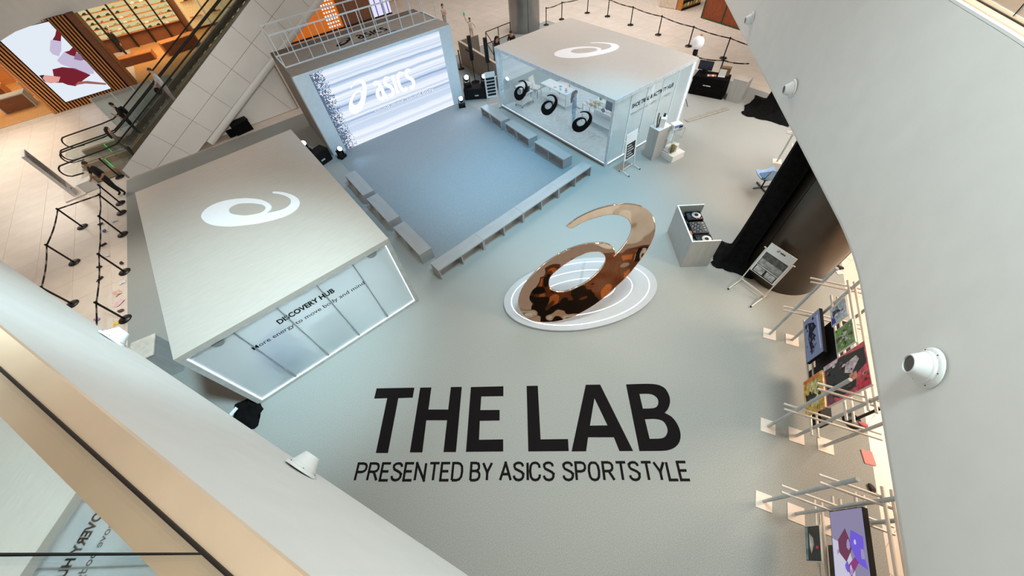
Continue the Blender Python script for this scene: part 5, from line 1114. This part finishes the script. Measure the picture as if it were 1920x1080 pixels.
MB().box(-0.5, -0.35, 0.32, 0.5, 0.35, 0.38).build('table_top', M_WHITE, t); MB().box(-0.45, -0.3, 0, 0.45, 0.3, 0.32).build('body', M_STAGEDK, t)

# ================================================================== stage lights, speakers
def moving_head(label, loc, rz, tilt, power=0, s=1.0, tgt=None):
    t = thing('stage_light', label, 'stage light', loc, rz, 'black moving stage lights')
    MB().box(-0.17 * s, -0.14 * s, 0, 0.17 * s, 0.14 * s, 0.13 * s).build('base', M_BLACK, t)
    for x in (-0.15, 0.12): MB().box(x * s, -0.06 * s, 0.13 * s, (x + 0.03) * s, 0.06 * s, 0.42 * s).build('yoke', M_BLACK, t)
    d = Vector((0, -math.cos(tilt), math.sin(tilt))); c = Vector((0, 0, 0.36 * s))
    MB().lathe([(0.05 * s, -0.16 * s), (0.10 * s, -0.12 * s), (0.115 * s, 0.05 * s), (0.12 * s, 0.15 * s)], c, 20, axis=d).build('head', M_BLACK, t, True)
    MB().lathe([(0.10 * s, 0.145 * s), (0.10 * s, 0.158 * s)], c, 20, axis=d).build('lens', G_LAMP, t)
    if power:
        l = bpy.data.lights.new('stage_spot', 'SPOT'); l.energy = power; l.color = (0.45, 0.72, 1.0); l.spot_size = 1.5; l.spot_blend = 1.0; l.shadow_soft_size = 0.1 * s
        o = bpy.data.objects.new('beam', l); COL.objects.link(o); o.parent = t; o.location = c + d * 0.2 * s
        if tgt:
            v = Vector(tgt) - Vector(loc) - Vector((0, 0, 0.4)); v.rotate(Matrix.Rotation(-rz, 3, 'Z')); o.rotation_euler = v.to_track_quat('-Z', 'Y').to_euler()
        else: o.rotation_euler = d.to_track_quat('-Z', 'Y').to_euler()
moving_head('moving stage light at the left foot of the LED wall', (2.20, 16.86, 0), 0.5, 0.8, 60, tgt=(6.5, 9.5, 0))
moving_head('moving stage light at the right foot of the LED wall', (8.78, 16.72, 0), -0.5, 0.8, 60, tgt=(4.5, 10, 0))
def flight(label, loc, rz, w, d, h):
    t = thing('flight_case', label, 'case', loc, rz)
    MB().box(-w / 2, -d / 2, 0.05, w / 2, d / 2, h).build('body', M_BLACK, t); MB().box(-w / 2 - 0.01, -d / 2 - 0.01, h * 0.62, w / 2 + 0.01, d / 2 + 0.01, h * 0.66).build('lid_band', M_BLACKMETAL, t)
    for x in (-1, 1):
        for y in (-1, 1): MB().ball((x * (w / 2 - 0.05), y * (d / 2 - 0.05), 0.03), 0.03, 8, 6).build('castor', M_BLACKMETAL, t)
    MB().box(-0.1, -d / 2 - 0.015, h * 0.35, 0.1, -d / 2, h * 0.45).build('handle', M_STEEL, t)
flight('wide black flight case between the LED wall and the glass pavilion', (9.95, 17.0, 0), -0.65, 1.3, 0.6, 0.55)
moving_head('bright stage light on the left end of the wide flight case', (9.62, 17.3, 0.55), -0.4, 0.7, 120, 1.1, tgt=(7.0, 7.0, 0))
moving_head('bright stage light on the right end of the wide flight case', (10.36, 16.8, 0.55), -0.4, 0.7, 120, tgt=(8.0, 6.0, 0))
flight('black flight case tucked behind the left pavilion roof', (1.30, 17.15, 0), 0.35, 0.9, 0.55, 0.60)
moving_head('bright stage light on the case behind the left pavilion', (1.0, 17.35, 0.60), 0.5, 0.7)
def colspk(label, loc):
    t = thing('column_speaker', label, 'speaker', loc, -0.4, 'black column speakers')
    MB().lathe([(0.25, 0), (0.25, 0.02), (0.03, 0.03)], n=20).build('base', M_BLACK, t); MB().tube((0, 0, 0.02), (0, 0, 1.15), 0.02).build('pole', M_BLACK, t, True)
    MB().box(-0.09, -0.1, 1.15, 0.09, 0.1, 2.25).build('cabinet', M_BLACK, t); MB().box(-0.08, -0.108, 1.18, 0.08, -0.1, 2.22).build('grille', M_BLACKMETAL, t)
colspk('left black column speaker on its pole beside the pavilion', (10.85, 18.55, 0)); colspk('right black column speaker on its pole beside the pavilion', (11.25, 17.65, 0))
# counter wall with seated people behind
t = thing('counter_wall', 'low grey counter wall with dark print between the stage and the glass pavilion', 'counter', (0, 0, 0))
a, b_ = Vector((11.75, 21.3, 0)), Vector((11.35, 16.9, 0)); e = (b_ - a).normalized(); n = Vector((-e.y, e.x, 0)); MCW = mat('counter_taupe', (150, 136, 122), 0.6)
MB().obox((a + b_) / 2 + ZV * 0.6, (b_ - a) / 2, n * 0.05, ZV * 0.6).build('front_panel', MCW, t)
c0 = a + n * 1.3; MB().obox((a + c0) / 2 + ZV * 0.6, (c0 - a) / 2, e * 0.05, ZV * 0.6).build('end_panel', MCW, t); MB().beam(a + ZV * 1.22, b_ + ZV * 1.22, 0.14, 0.03).build('cap', mat('counter_cap', (196, 178, 160), 0.5), t)
MB().flat(dashes((8,), 0.85, 0.13)[0], a + e * 0.9 - n * 0.053 + ZV * 0.95, e, ZV).build('lettering', M_BLACK, t)
t = thing('black_railing', 'black metal frame railing behind the counter wall', 'railing', (0, 0, 0))
q = [Vector((13.0, 19.6, 0)), Vector((13.75, 21.4, 0)), Vector((15.7, 21.5, 0))]
for u, w in zip(q[:-1], q[1:]):
    for z in (0.5, 1.12): MB().tube(u + ZV * z, w + ZV * z, 0.025).build('bar', M_BLACKMETAL, t)
for u in q + [(q[1] + q[2]) / 2]: MB().tube(u, u + ZV * 1.12, 0.025).build('post', M_BLACKMETAL, t)
# totem screen by the escalator landing
t = thing('totem_sign', 'leaning white edged digital totem beside the escalator landing', 'totem', (-8.45, 23.4, 0), 1.68)
MB().box(-0.42, -0.06, 0, 0.42, 0.06, 2.05).build('casing', M_WHITE, t); MB().box(-0.36, -0.066, 0.45, 0.36, -0.06, 2.0).build('display', mat('totem_dark', (74, 62, 54), 0.2, var=0.5, scale=2.5), t); MB().box(-0.6, -0.4, 0, 0.7, 0.4, 0.03).build('foot_plate', M_PLATE, t); MB().box(-0.05, -0.07, 0.2, 0.05, -0.06, 0.26).build('badge', M_BLACK, t)
MB().flat(outline([[(-0.3, 0.6), (0.3, 1.3), (0.3, 1.36), (-0.3, 0.68)], [(-0.2, 1.9), (0.3, 1.5), (0.3, 1.56), (-0.1, 1.95)]], 0.002), (0, -0.068, 0), (1, 0, 0), (0, 0, 1)).build('print', MID, t)
t = thing('white_totem_box', 'white box base beside the totem and the escalator', 'box', (-7.75, 23.2, 0), 0.1)
MB().box(-0.28, -0.22, 0, 0.28, 0.22, 0.42).build('body', M_WHITE, t); MB().box(-0.3, -0.24, 0.42, 0.3, 0.24, 0.44).build('top_board', M_PANEL, t)
# black heap at the corner of the left pavilion
t = thing('equipment_bag', 'crumpled black bag heap at the near corner of the left pavilion', 'bag', (*at2(465, 778), 0), 0.2)
b = MB().ball((0, 0, 0.0), (0.34, 0.40, 0.34), 26, 16); random.seed(3)
def crumple(x, y, z):
    k = 1 + 0.22 * math.sin(9 * x + 5 * y) * math.cos(7 * y - 8 * z) + 0.16 * abs(math.sin(13 * y + 9 * z + 4 * x)) - 0.14 * abs(math.sin(11 * x - 12 * z))
    return (x * k, y * k + 0.05 * math.sin(8 * x), max(0.004, z * k * 0.8))
b.v = [crumple(*v) for v in b.v]; b.build('bag', M_CLOTH, t)
MB().path([(0.2, 0.1, 0.2), (0.34, 0.2, 0.3), (0.36, 0.34, 0.15), (0.28, 0.4, 0.02)], 0.012, 6).build('cord', M_BLACK, t); MB().obox((-0.1, 0.1, 0.34), (0.1, 0.02, 0.01), (-0.01, 0.05, 0), (0, 0, 0.006)).build('pale_tag', M_SIGN, t)
# litter along the lane
LIT = [((612 / 2.842, 260 + 438 / 2.842), (236, 236, 240), 'white paper scrap by the third barrier', 'paper'), ((540 / 2.842, 260 + 455 / 2.842), (40, 38, 38), 'black shoe by the second lane barrier', 'shoe'), ((557 / 2.842, 260 + 494 / 2.842), (70, 110, 170), 'small blue item in the left lane', 'litter'),
       ((552 / 2.842, 260 + 568 / 2.842), (30, 28, 28), 'black bottle lying upper in the left lane', 'bottle'), ((570 / 2.842, 260 + 622 / 2.842), (230, 230, 232), 'white tissue in the middle of the left lane', 'paper'), ((533 / 2.842, 260 + 685 / 2.842), (34, 30, 30), 'small black item beside the belt of the left lane', 'litter'), ((535 / 2.842, 260 + 750 / 2.842), (36, 30, 32), 'black bottle with pale cap lying lower in the left lane', 'bottle'),
       ((650 / 2.842, 260 + 665 / 2.842), (50, 44, 42), 'dark pebble like item at the carpet edge', 'litter'), ((652 / 2.842, 260 + 767 / 2.842), (226, 226, 228), 'white crumpled paper at the carpet edge', 'paper'), ((633 / 2.842, 260 + 875 / 2.842), (226, 190, 190), 'large pink paper scrap at the carpet edge', 'paper'), ((625 / 2.842, 260 + 822 / 2.842), (220, 180, 170), 'small pink scrap above the large pink one', 'paper'),
       ((648 / 2.842, 260 + 918 / 2.842), (110, 60, 44), 'brown leaf near the lowest lane barrier', 'litter'), ((518 / 2.842, 260 + 963 / 2.842), (170, 130, 190), 'violet scrap near the balcony in the left lane', 'paper'), ((622 / 2.842, 260 + 983 / 2.842), (236, 196, 70), 'yellow scrap beside the lowest lane barrier', 'paper'), ((655 / 2.842, 260 + 1037 / 2.842), (228, 228, 226), 'white scrap below the lowest lane barrier', 'paper'),
       ((220, 322), (90, 120, 150), 'small blue bottle by the escalator cladding', 'bottle'), ((1618, 797), (190, 96, 110), 'pink ribbon beside the barrier base behind the racks', 'litter'), ((1575, 503), (28, 26, 26), 'black item on the stone floor behind the dark column', 'litter'), ((1575, 511), (230, 222, 216), 'white paper on the stone floor behind the dark column', 'paper'), ((1633, 915), (40, 36, 34), 'tiny black and white item between the racks', 'litter')]
for (p, c, lab, cat) in LIT:
    x, y = at2(*p); big = 0.16 if 'large' in lab else 0.10; b = MB()
    if cat == 'bottle': b.lathe([(0.035, -0.12), (0.035, 0.06), (0.014, 0.10), (0.014, 0.14)], (0, 0, 0.036), 12, axis=(0.3, 1, 0))
    elif cat == 'paper':
        n = 4
        for i in range(n + 1):
            for j in range(n + 1): b.v.append(((i / n - 0.5) * big * 2 + random.uniform(-0.02, 0.02), (j / n - 0.5) * big * 1.4 + random.uniform(-0.02, 0.02), random.uniform(0.004, 0.04)))
        for i in range(n):
            for j in range(n): b.f.append((i * (n + 1) + j, (i + 1) * (n + 1) + j, (i + 1) * (n + 1) + j + 1, i * (n + 1) + j + 1)); b.m.append(0)
    else: b.ball((0, 0, 0.035), (0.06, 0.09, 0.035), 9, 6); b.ball((0.03, 0.07, 0.03), (0.04, 0.05, 0.03), 8, 5)
    o = b.build('litter_' + cat if cat != 'litter' else 'litter_scrap', mat('litter_%d_%d_%d' % c, c, 0.7)); o.location = (x, y, -0.011 if x < -6.5 or y < -2 else 0.0); o.rotation_euler = (0, 0, random.uniform(0, 3)); tag(o, lab, cat)

# ================================================================== people
def seg_d(p, a, b):
    d = b - a; t = max(0, min(1, (p - a).dot(d) / max(1e-9, d.length_squared))); return (p - (a + d * t)).length, t
def person(label, loc, rz, h, cols, joints=None, hair='short', sleeves=0.5, legs='long', group=None, extra=None):
    """one continuous skinned body facing +y; cols = skin, top, bottom, shoes, hair"""
    J = {'pelvis': (0, 0, .530), 'spine': (0, .005, .625), 'chest': (0, .0, .735), 'neck': (0, -.004, .835), 'head1': (0, .006, .880), 'head2': (0, .012, .930), 'head3': (0, .004, .972),
         'shL': (-.098, 0, .800), 'elL': (-.132, -.012, .635), 'wrL': (-.140, .030, .490), 'haL': (-.138, .045, .447), 'shR': (.098, 0, .800), 'elR': (.132, -.012, .635), 'wrR': (.140, .030, .490), 'haR': (.138, .045, .447),
         'hiL': (-.052, 0, .495), 'knL': (-.056, .012, .285), 'anL': (-.056, -.012, .045), 'toL': (-.062, .075, .020), 'hiR': (.052, 0, .495), 'knR': (.056, .012, .285), 'anR': (.056, -.012, .045), 'toR': (.062, .075, .020)}
    J.update(joints or {})
    RAD = {'pelvis': .082, 'spine': .078, 'chest': .088, 'neck': .031, 'head1': .040, 'head2': .047, 'head3': .034, 'sh': .041, 'el': .029, 'wr': .020, 'ha': .020, 'hi': .058, 'kn': .041, 'an': .027, 'to': .020}
    names = list(J); P = {k: Vector(v) * h for k, v in J.items()}
    E = [('pelvis', 'spine'), ('spine', 'chest'), ('chest', 'neck'), ('neck', 'head1'), ('head1', 'head2'), ('head2', 'head3')]
    for s in 'LR': E += [('chest', 'sh' + s), ('sh' + s, 'el' + s), ('el' + s, 'wr' + s), ('wr' + s, 'ha' + s), ('pelvis', 'hi' + s), ('hi' + s, 'kn' + s), ('kn' + s, 'an' + s), ('an' + s, 'to' + s)]
    me = bpy.data.meshes.new('skeleton'); me.from_pydata([P[n] for n in names], [(names.index(a), names.index(b)) for a, b in E], [])
    so = bpy.data.objects.new('skeleton', me); COL.objects.link(so)
    mod = so.modifiers.new('skin', 'SKIN'); mod.use_smooth_shade = True; so.modifiers.new('sub', 'SUBSURF').levels = 1
    for i, n in enumerate(names):
        r = RAD.get(n, RAD.get(n[:2])) * h; sv = me.skin_vertices[0].data[i]; sv.radius = (r * (1.12 if n in ('chest', 'pelvis') else 1), r * (0.82 if n in ('chest', 'pelvis', 'spine') else 1)); sv.use_root = n == 'pelvis'
    dg = bpy.context.evaluated_depsgraph_get(); ev = so.evaluated_get(dg); m2 = ev.to_mesh()
    b = MB(); b.v = [tuple(v.co) for v in m2.vertices]
    for p in m2.polygons:
        c = Vector(p.center); best = None
        for a, q in E:
            d, t = seg_d(c, P[a], P[q]); ra = RAD.get(a, RAD.get(a[:2])) * h; rb = RAD.get(q, RAD.get(q[:2])) * h; v = d - (ra + (rb - ra) * t)
            if best is None or v < best[0]: best = (v, a, q, t)
        _, a, q, t = best; k = 1
        if q.startswith('head') or a.startswith('head') or (q == 'neck' and t > 0.55): k = 0
        elif a[:2] == 'sh' and q[:2] == 'el': k = 1 if t < sleeves * 2 else 0
        elif a[:2] in ('el', 'wr'): k = 1 if sleeves >= 1 and a[:2] == 'el' else 0
        elif a[:2] == 'an': k = 3
        elif a[:2] in ('hi',) or q[:2] == 'hi' : k = 2
        elif a[:2] == 'kn': k = (2 if legs == 'long' else 0) if t < 0.9 else 3
        elif a == 'pelvis' and q == 'spine' and t < 0.35: k = 2
        b.f.append(tuple(p.vertices)); b.m.append(k)
    ev.to_mesh_clear(); bpy.data.objects.remove(so); bpy.data.meshes.remove(me)
    hd = P['head2']; fw = (P['head2'] - P['neck']); up = fw.normalized(); f = Vector((0, 1, 0)); f = (f - up * f.dot(up)).normalized()
    if extra and 'face' in extra: f = Vector(extra['face']).normalized(); f = (f - up * f.dot(up)).normalized()
    sd = f.cross(up); R = .047 * h
    b.path([hd + f * R * 0.9 + up * R * 0.12, hd + f * R * 1.22 - up * R * 0.22, hd + f * R * 0.9 - up * R * 0.32], [R * 0.10, R * 0.14, R * 0.08], 6, 0)          # nose
    for s in (-1, 1):
        e = hd + f * R * 0.95 + sd * s * R * 0.36 + up * R * 0.12; b.ball(e, R * 0.11, 6, 4, 4); c = hd + sd * s * R * 1.0 - up * R * 0.1; b.ball(c, (R * 0.16, R * 0.22, R * 0.26), 6, 5, 0)
    b.obox(hd + f * R * 0.93 - up * R * 0.55, sd * R * 0.26, f * R * 0.06, up * R * 0.04, 5)
    for s in 'LR':                                                     # five fingers rooted in each palm
        w, ha = P['wr' + s], P['ha' + s]; d = (ha - w).normalized(); o = d.orthogonal().normalized(); n = d.cross(o)
        for i, ln in enumerate((.034, .044, .047, .043, .032)):
            if i == 0: a = ha - d * .010 * h + o * .020 * h; q = a + (d * .5 + o * .8).normalized() * ln * h * 0.8; mdl = a.lerp(q, 0.5) + n * .004 * h
            else: a = ha + o * (.016 - .0105 * (i - 1)) * h + d * .008 * h; q = a + (d + n * 0.35).normalized() * ln * h; mdl = a.lerp(q, 0.5) - n * .004 * h
            b.path([a, mdl, q], [.0058 * h, .0054 * h, .0042 * h], 6, 0)
    t = thing('person', label, 'person', loc, rz, group); sk, top, bot, shoe, hr = cols
    cm = lambda n, c: mat('%s_%d_%d_%d' % ((n,) + tuple(c)), c, 0.8, var=0.08, scale=9)
    o = b.build('body', [cm('skin', sk), cm('top', top), cm('trousers', bot), cm('shoes', shoe), M_BLACK, cm('lips', (150, 84, 76))], t); sm(o.data, 60)
    if hair:
        hb = MB(); n, m = 16, 9
        for i in range(m + 1):
            th = (0.02 + 0.60 * i / m) * PI * (1.0 if hair == 'short' else 1.08)
            for j in range(n):
                ph = 2 * PI * j / n; back = -math.cos(ph); r = R * 1.14
                if back < -0.2 and th > 1.25: thj = 1.25
                else: thj = th
                hb.v.append(tuple(hd + up * R * 0.22 + sd * (r * math.sin(thj) * math.sin(ph)) + f * (r * math.sin(thj) * math.cos(ph)) + up * (r * 1.08 * math.cos(thj))))
        for i in range(m):
            for j in range(n): hb.f.append((i * n + j, (i + 1) * n + j, (i + 1) * n + (j + 1) % n, i * n + (j + 1) % n)); hb.m.append(0)
        hb.f.append(tuple(range(n))); hb.m.append(0)
        if hair == 'long':
            pts = [hd - f * R * 0.75 + up * R * 0.3, hd - f * R * 1.1 - up * R * 1.2, P['chest'] - f * R * 1.5 + up * R * 0.4, P['chest'] - f * R * 1.5 - up * R * 1.4]
            hb.path(pts, [R * 0.9, R * 0.95, R * 0.85, R * 0.35], 10)
        hb.build('hair', cm('hair', hr), t, True)
    return t
def rzd(dx, dy): return math.atan2(dy, dx) - PI / 2
LT, TN = (214, 164, 134), (182, 130, 98)
# man with a hand on the barrier
a0 = S['a0']; px_, py_ = at2(231, 364); vx, vy = a0[0] - px_, a0[1] - py_; rz = rzd(-0.75, -0.65); h = 1.74
lx = (vx * math.cos(-rz) - vy * math.sin(-rz)) / h; ly = (vx * math.sin(-rz) + vy * math.cos(-rz)) / h
person('man in black standing with one hand on a queue barrier', (px_, py_, 0), rz, h, (TN, (26, 26, 28), (28, 27, 28), (20, 20, 20), (52, 46, 42)),
       {'elR': (.150, .06, .66), 'wrR': (.10, .17, .60), 'haR': (.085, .205, .585), 'elL': (-.15, -.02, .64), 'wrL': (-.10, .10, .56), 'haL': (-.06, .13, .56), 'knL': (-.07, .02, .285), 'anL': (-.085, -.03, .045), 'toL': (-.10, .05, .02), 'spine': (0, .01, .625), 'head1': (0, .015, .878), 'head2': (0, .03, .925), 'head3': (0, .03, .968)})
# riders on the escalators
person('man in black with backpack riding low on the escalator', (-5.15, 25.95, ez(-5.2, 0.12)), rzd(-1, -0.15), 1.74, (TN, (24, 22, 24), (34, 32, 34), (30, 28, 28), (34, 26, 22)), {'elL': (-.13, .05, .66), 'wrL': (-.04, .14, .70), 'haL': (.0, .16, .72), 'elR': (.14, -.02, .64), 'wrR': (.15, .08, .55), 'haR': (.15, .10, .52)})
t = thing('backpack', 'black backpack on the back of the man low on the escalator', 'backpack', (-4.93, 25.98, ez(-5.2, 0.12)), rzd(-1, -0.15))
MB().ball((0, 0.02, 1.22), (0.17, 0.10, 0.25), 12, 8).build('pack', M_BLACK, t, True); MB().box(-0.12, 0.08, 1.2, -0.08, 0.16, 1.42).build('strap', M_BLACK, t); MB().box(0.08, 0.08, 1.2, 0.12, 0.16, 1.42).build('strap', M_BLACK, t)
person('woman with long dark hair and grey brown top stepping onto the escalator', (-5.75, 24.35, 0.12), rzd(1, 0.25), 1.62, (LT, (124, 106, 96), (78, 82, 78), (60, 56, 52), (36, 24, 22)), {'elL': (-.13, .03, .64), 'wrL': (-.10, .13, .58), 'haL': (-.09, .16, .57), 'knL': (-.06, .05, .29)}, hair='long', sleeves=1)
person('man in white and navy shirt riding higher up the escalator', (-2.65, 24.35, ez(-2.7, 0.12)), rzd(-1, -0.3), 1.72, (LT, (214, 218, 226), (186, 184, 176), (60, 54, 50), (70, 66, 64)), {'elR': (.15, .04, .65), 'wrR': (.12, .13, .58), 'haR': (.10, .16, .57)})
tag(MB().ball((0, 0, 0), (0.14, 0.09, 0.16), 10, 7).build('shoulder_bag', M_BLACK, None, True), 'small black bag hanging at the side of the man higher up the escalator', 'bag').location = (-2.95, 24.15, ez(-2.7, 0.12) + 0.85)
x, y = at2(243, 106); person('man in dark suit walking in the far shoe shop', (x, y, 0), rzd(-0.8, -0.6), 1.9, (TN, (28, 26, 26), (26, 24, 24), (20, 18, 18), (24, 20, 18)), {'knL': (-.05, .10, .30), 'anL': (-.05, .06, .05), 'toL': (-.05, .14, .02), 'elR': (.15, -.08, .65), 'wrR': (.15, -.06, .5), 'haR': (.15, -.05, .46)}, sleeves=1)
x, y = at2(838, 60); person('woman in grey shirt with folded arms behind the stage', (x, y, 0), rzd(0.6, -0.8), 1.64, (LT, (176, 174, 172), (170, 168, 164), (90, 80, 70), (60, 44, 36)), {'elL': (-.15, .03, .66), 'wrL': (.0, .11, .67), 'haL': (.05, .10, .68), 'elR': (.15, .03, .66), 'wrR': (-.01, .12, .64), 'haR': (-.06, .11, .65)}, legs='short')
x, y = at2(886, 76); person('child in white raising a green toy behind the counter wall', (x, y, 0), rzd(-0.5, -0.8), 1.30, (LT, (236, 222, 208), (214, 190, 170), (140, 110, 90), (30, 24, 22)), {'elR': (.17, .03, .90), 'wrR': (.22, .05, 1.04), 'haR': (.235, .05, 1.085), 'elL': (-.16, .0, .70), 'wrL': (-.21, .06, .62), 'haL': (-.22, .08, .59)})
tp = Vector((.235, .05, 1.10)) * 1.30; tp.rotate(Matrix.Rotation(rzd(-0.5, -0.8), 3, 'Z')); b = MB().box(-0.05, -0.02, 0, 0.05, 0.02, 0.12); b.ball((0, 0, 0.15), 0.05, 8, 6); o = b.build('green_toy', mat('toy_green', (60, 200, 80), 0.5, emit=0.2)); o.location = (x + tp.x, y + tp.y, tp.z); tag(o, 'small green toy held up by the child in white', 'toy')
SIT = {'pelvis': (0, 0, .30), 'spine': (0, .02, .39), 'chest': (0, .03, .50), 'neck': (0, .05, .60), 'head1': (0, .075, .642), 'head2': (0, .09, .69), 'head3': (0, .09, .732), 'shL': (-.098, .03, .565), 'elL': (-.14, .08, .42), 'wrL': (-.06, .19, .42), 'haL': (-.04, .22, .42), 'shR': (.098, .03, .565), 'elR': (.14, .08, .42), 'wrR': (.06, .19, .42), 'haR': (.04, .22, .42),
       'hiL': (-.055, .02, .27), 'knL': (-.07, .23, .285), 'anL': (-.07, .22, .045), 'toL': (-.07, .30, .02), 'hiR': (.055, .02, .27), 'knR': (.07, .23, .285), 'anR': (.07, .22, .045), 'toR': (.07, .30, .02)}
for (x, y), r, c, lab in (((13.55, 20.15), rzd(0.3, -1), (26, 22, 22), 'person in black with long hair seated behind the counter wall'), ((14.75, 20.1), rzd(-0.8, -0.6), (40, 34, 32), 'person in dark clothes seated nearest the steel column')):
    person(lab, (x, y, 0), r, 1.66, (LT, c, (40, 38, 38), (60, 50, 44), (28, 22, 20)), SIT, hair='long' if 'long' in lab else 'short')
    t = thing('stool', 'stool under the ' + lab, 'stool', (x, y, 0)); MB().lathe([(0.17, 0.36), (0.17, 0.40)], n=18).build('seat', M_BLACKMETAL, t)
    for a in (0.5, 2.1, 3.7, 5.3): MB().tube((0.15 * math.cos(a), 0.15 * math.sin(a), 0), (0.12 * math.cos(a), 0.12 * math.sin(a), 0.36), 0.012).build('leg', M_BLACKMETAL, t)
person('person in pale top and blue jeans standing inside the glass pavilion', (11.30, 11.12, 0.012), rzd(0.8, -0.9), 1.70, (LT, (128, 146, 166), (150, 186, 214), (70, 110, 150), (30, 32, 42)), {'elR': (.14, .05, .65), 'wrR': (.12, .15, .60), 'haR': (.11, .18, .60)}, hair='long', sleeves=1)
lp = at(1309, 80, 2.5); t = thing('lantern_light', 'white globe lantern light on a black stand behind the glass pavilion', 'studio light', (lp.x, lp.y, 0))
MB().ball((0, 0, 2.5), (0.24, 0.24, 0.24), 20, 14).build('globe_diffuser', mat('lantern_silk', (232, 232, 236), 0.8, bump=0.3, bscale=8, emit=0.12), t, True)
MB().lathe([(0.07, 2.02), (0.10, 2.08), (0.10, 2.22), (0.06, 2.27)], n=16).build('lamp_head', M_BLACK, t, True); MB().box(0.05, -0.04, 1.96, 0.15, 0.04, 2.08).build('bracket', M_BLACK, t); MB().ball((0.10, 0, 2.74), (0.06, 0.05, 0.06), 10, 6).build('top_cap', mat('amber_cap', (190, 110, 60), 0.5), t)
MB().tube((0, 0, 0.5), (0, 0, 2.05), 0.018).build('column', M_BLACKMETAL, t, True)
for a in (0.3, 2.4, 4.5): MB().tube((0, 0, 0.55), (0.5 * math.cos(a), 0.5 * math.sin(a), 0.0), 0.014).build('leg', M_BLACKMETAL, t)
q = rk(5.05, -1.25, 0); person('person in dark brown shirt behind the bottom right rack', (q.x, q.y, -0.012), rzd(0.3, 0.9), 1.76, (TN, (46, 36, 30), (36, 34, 36), (24, 24, 24), (24, 20, 18)), {'elL': (-.15, .05, .66), 'wrL': (-.09, .15, .62), 'haL': (-.07, .18, .62)}, sleeves=1)
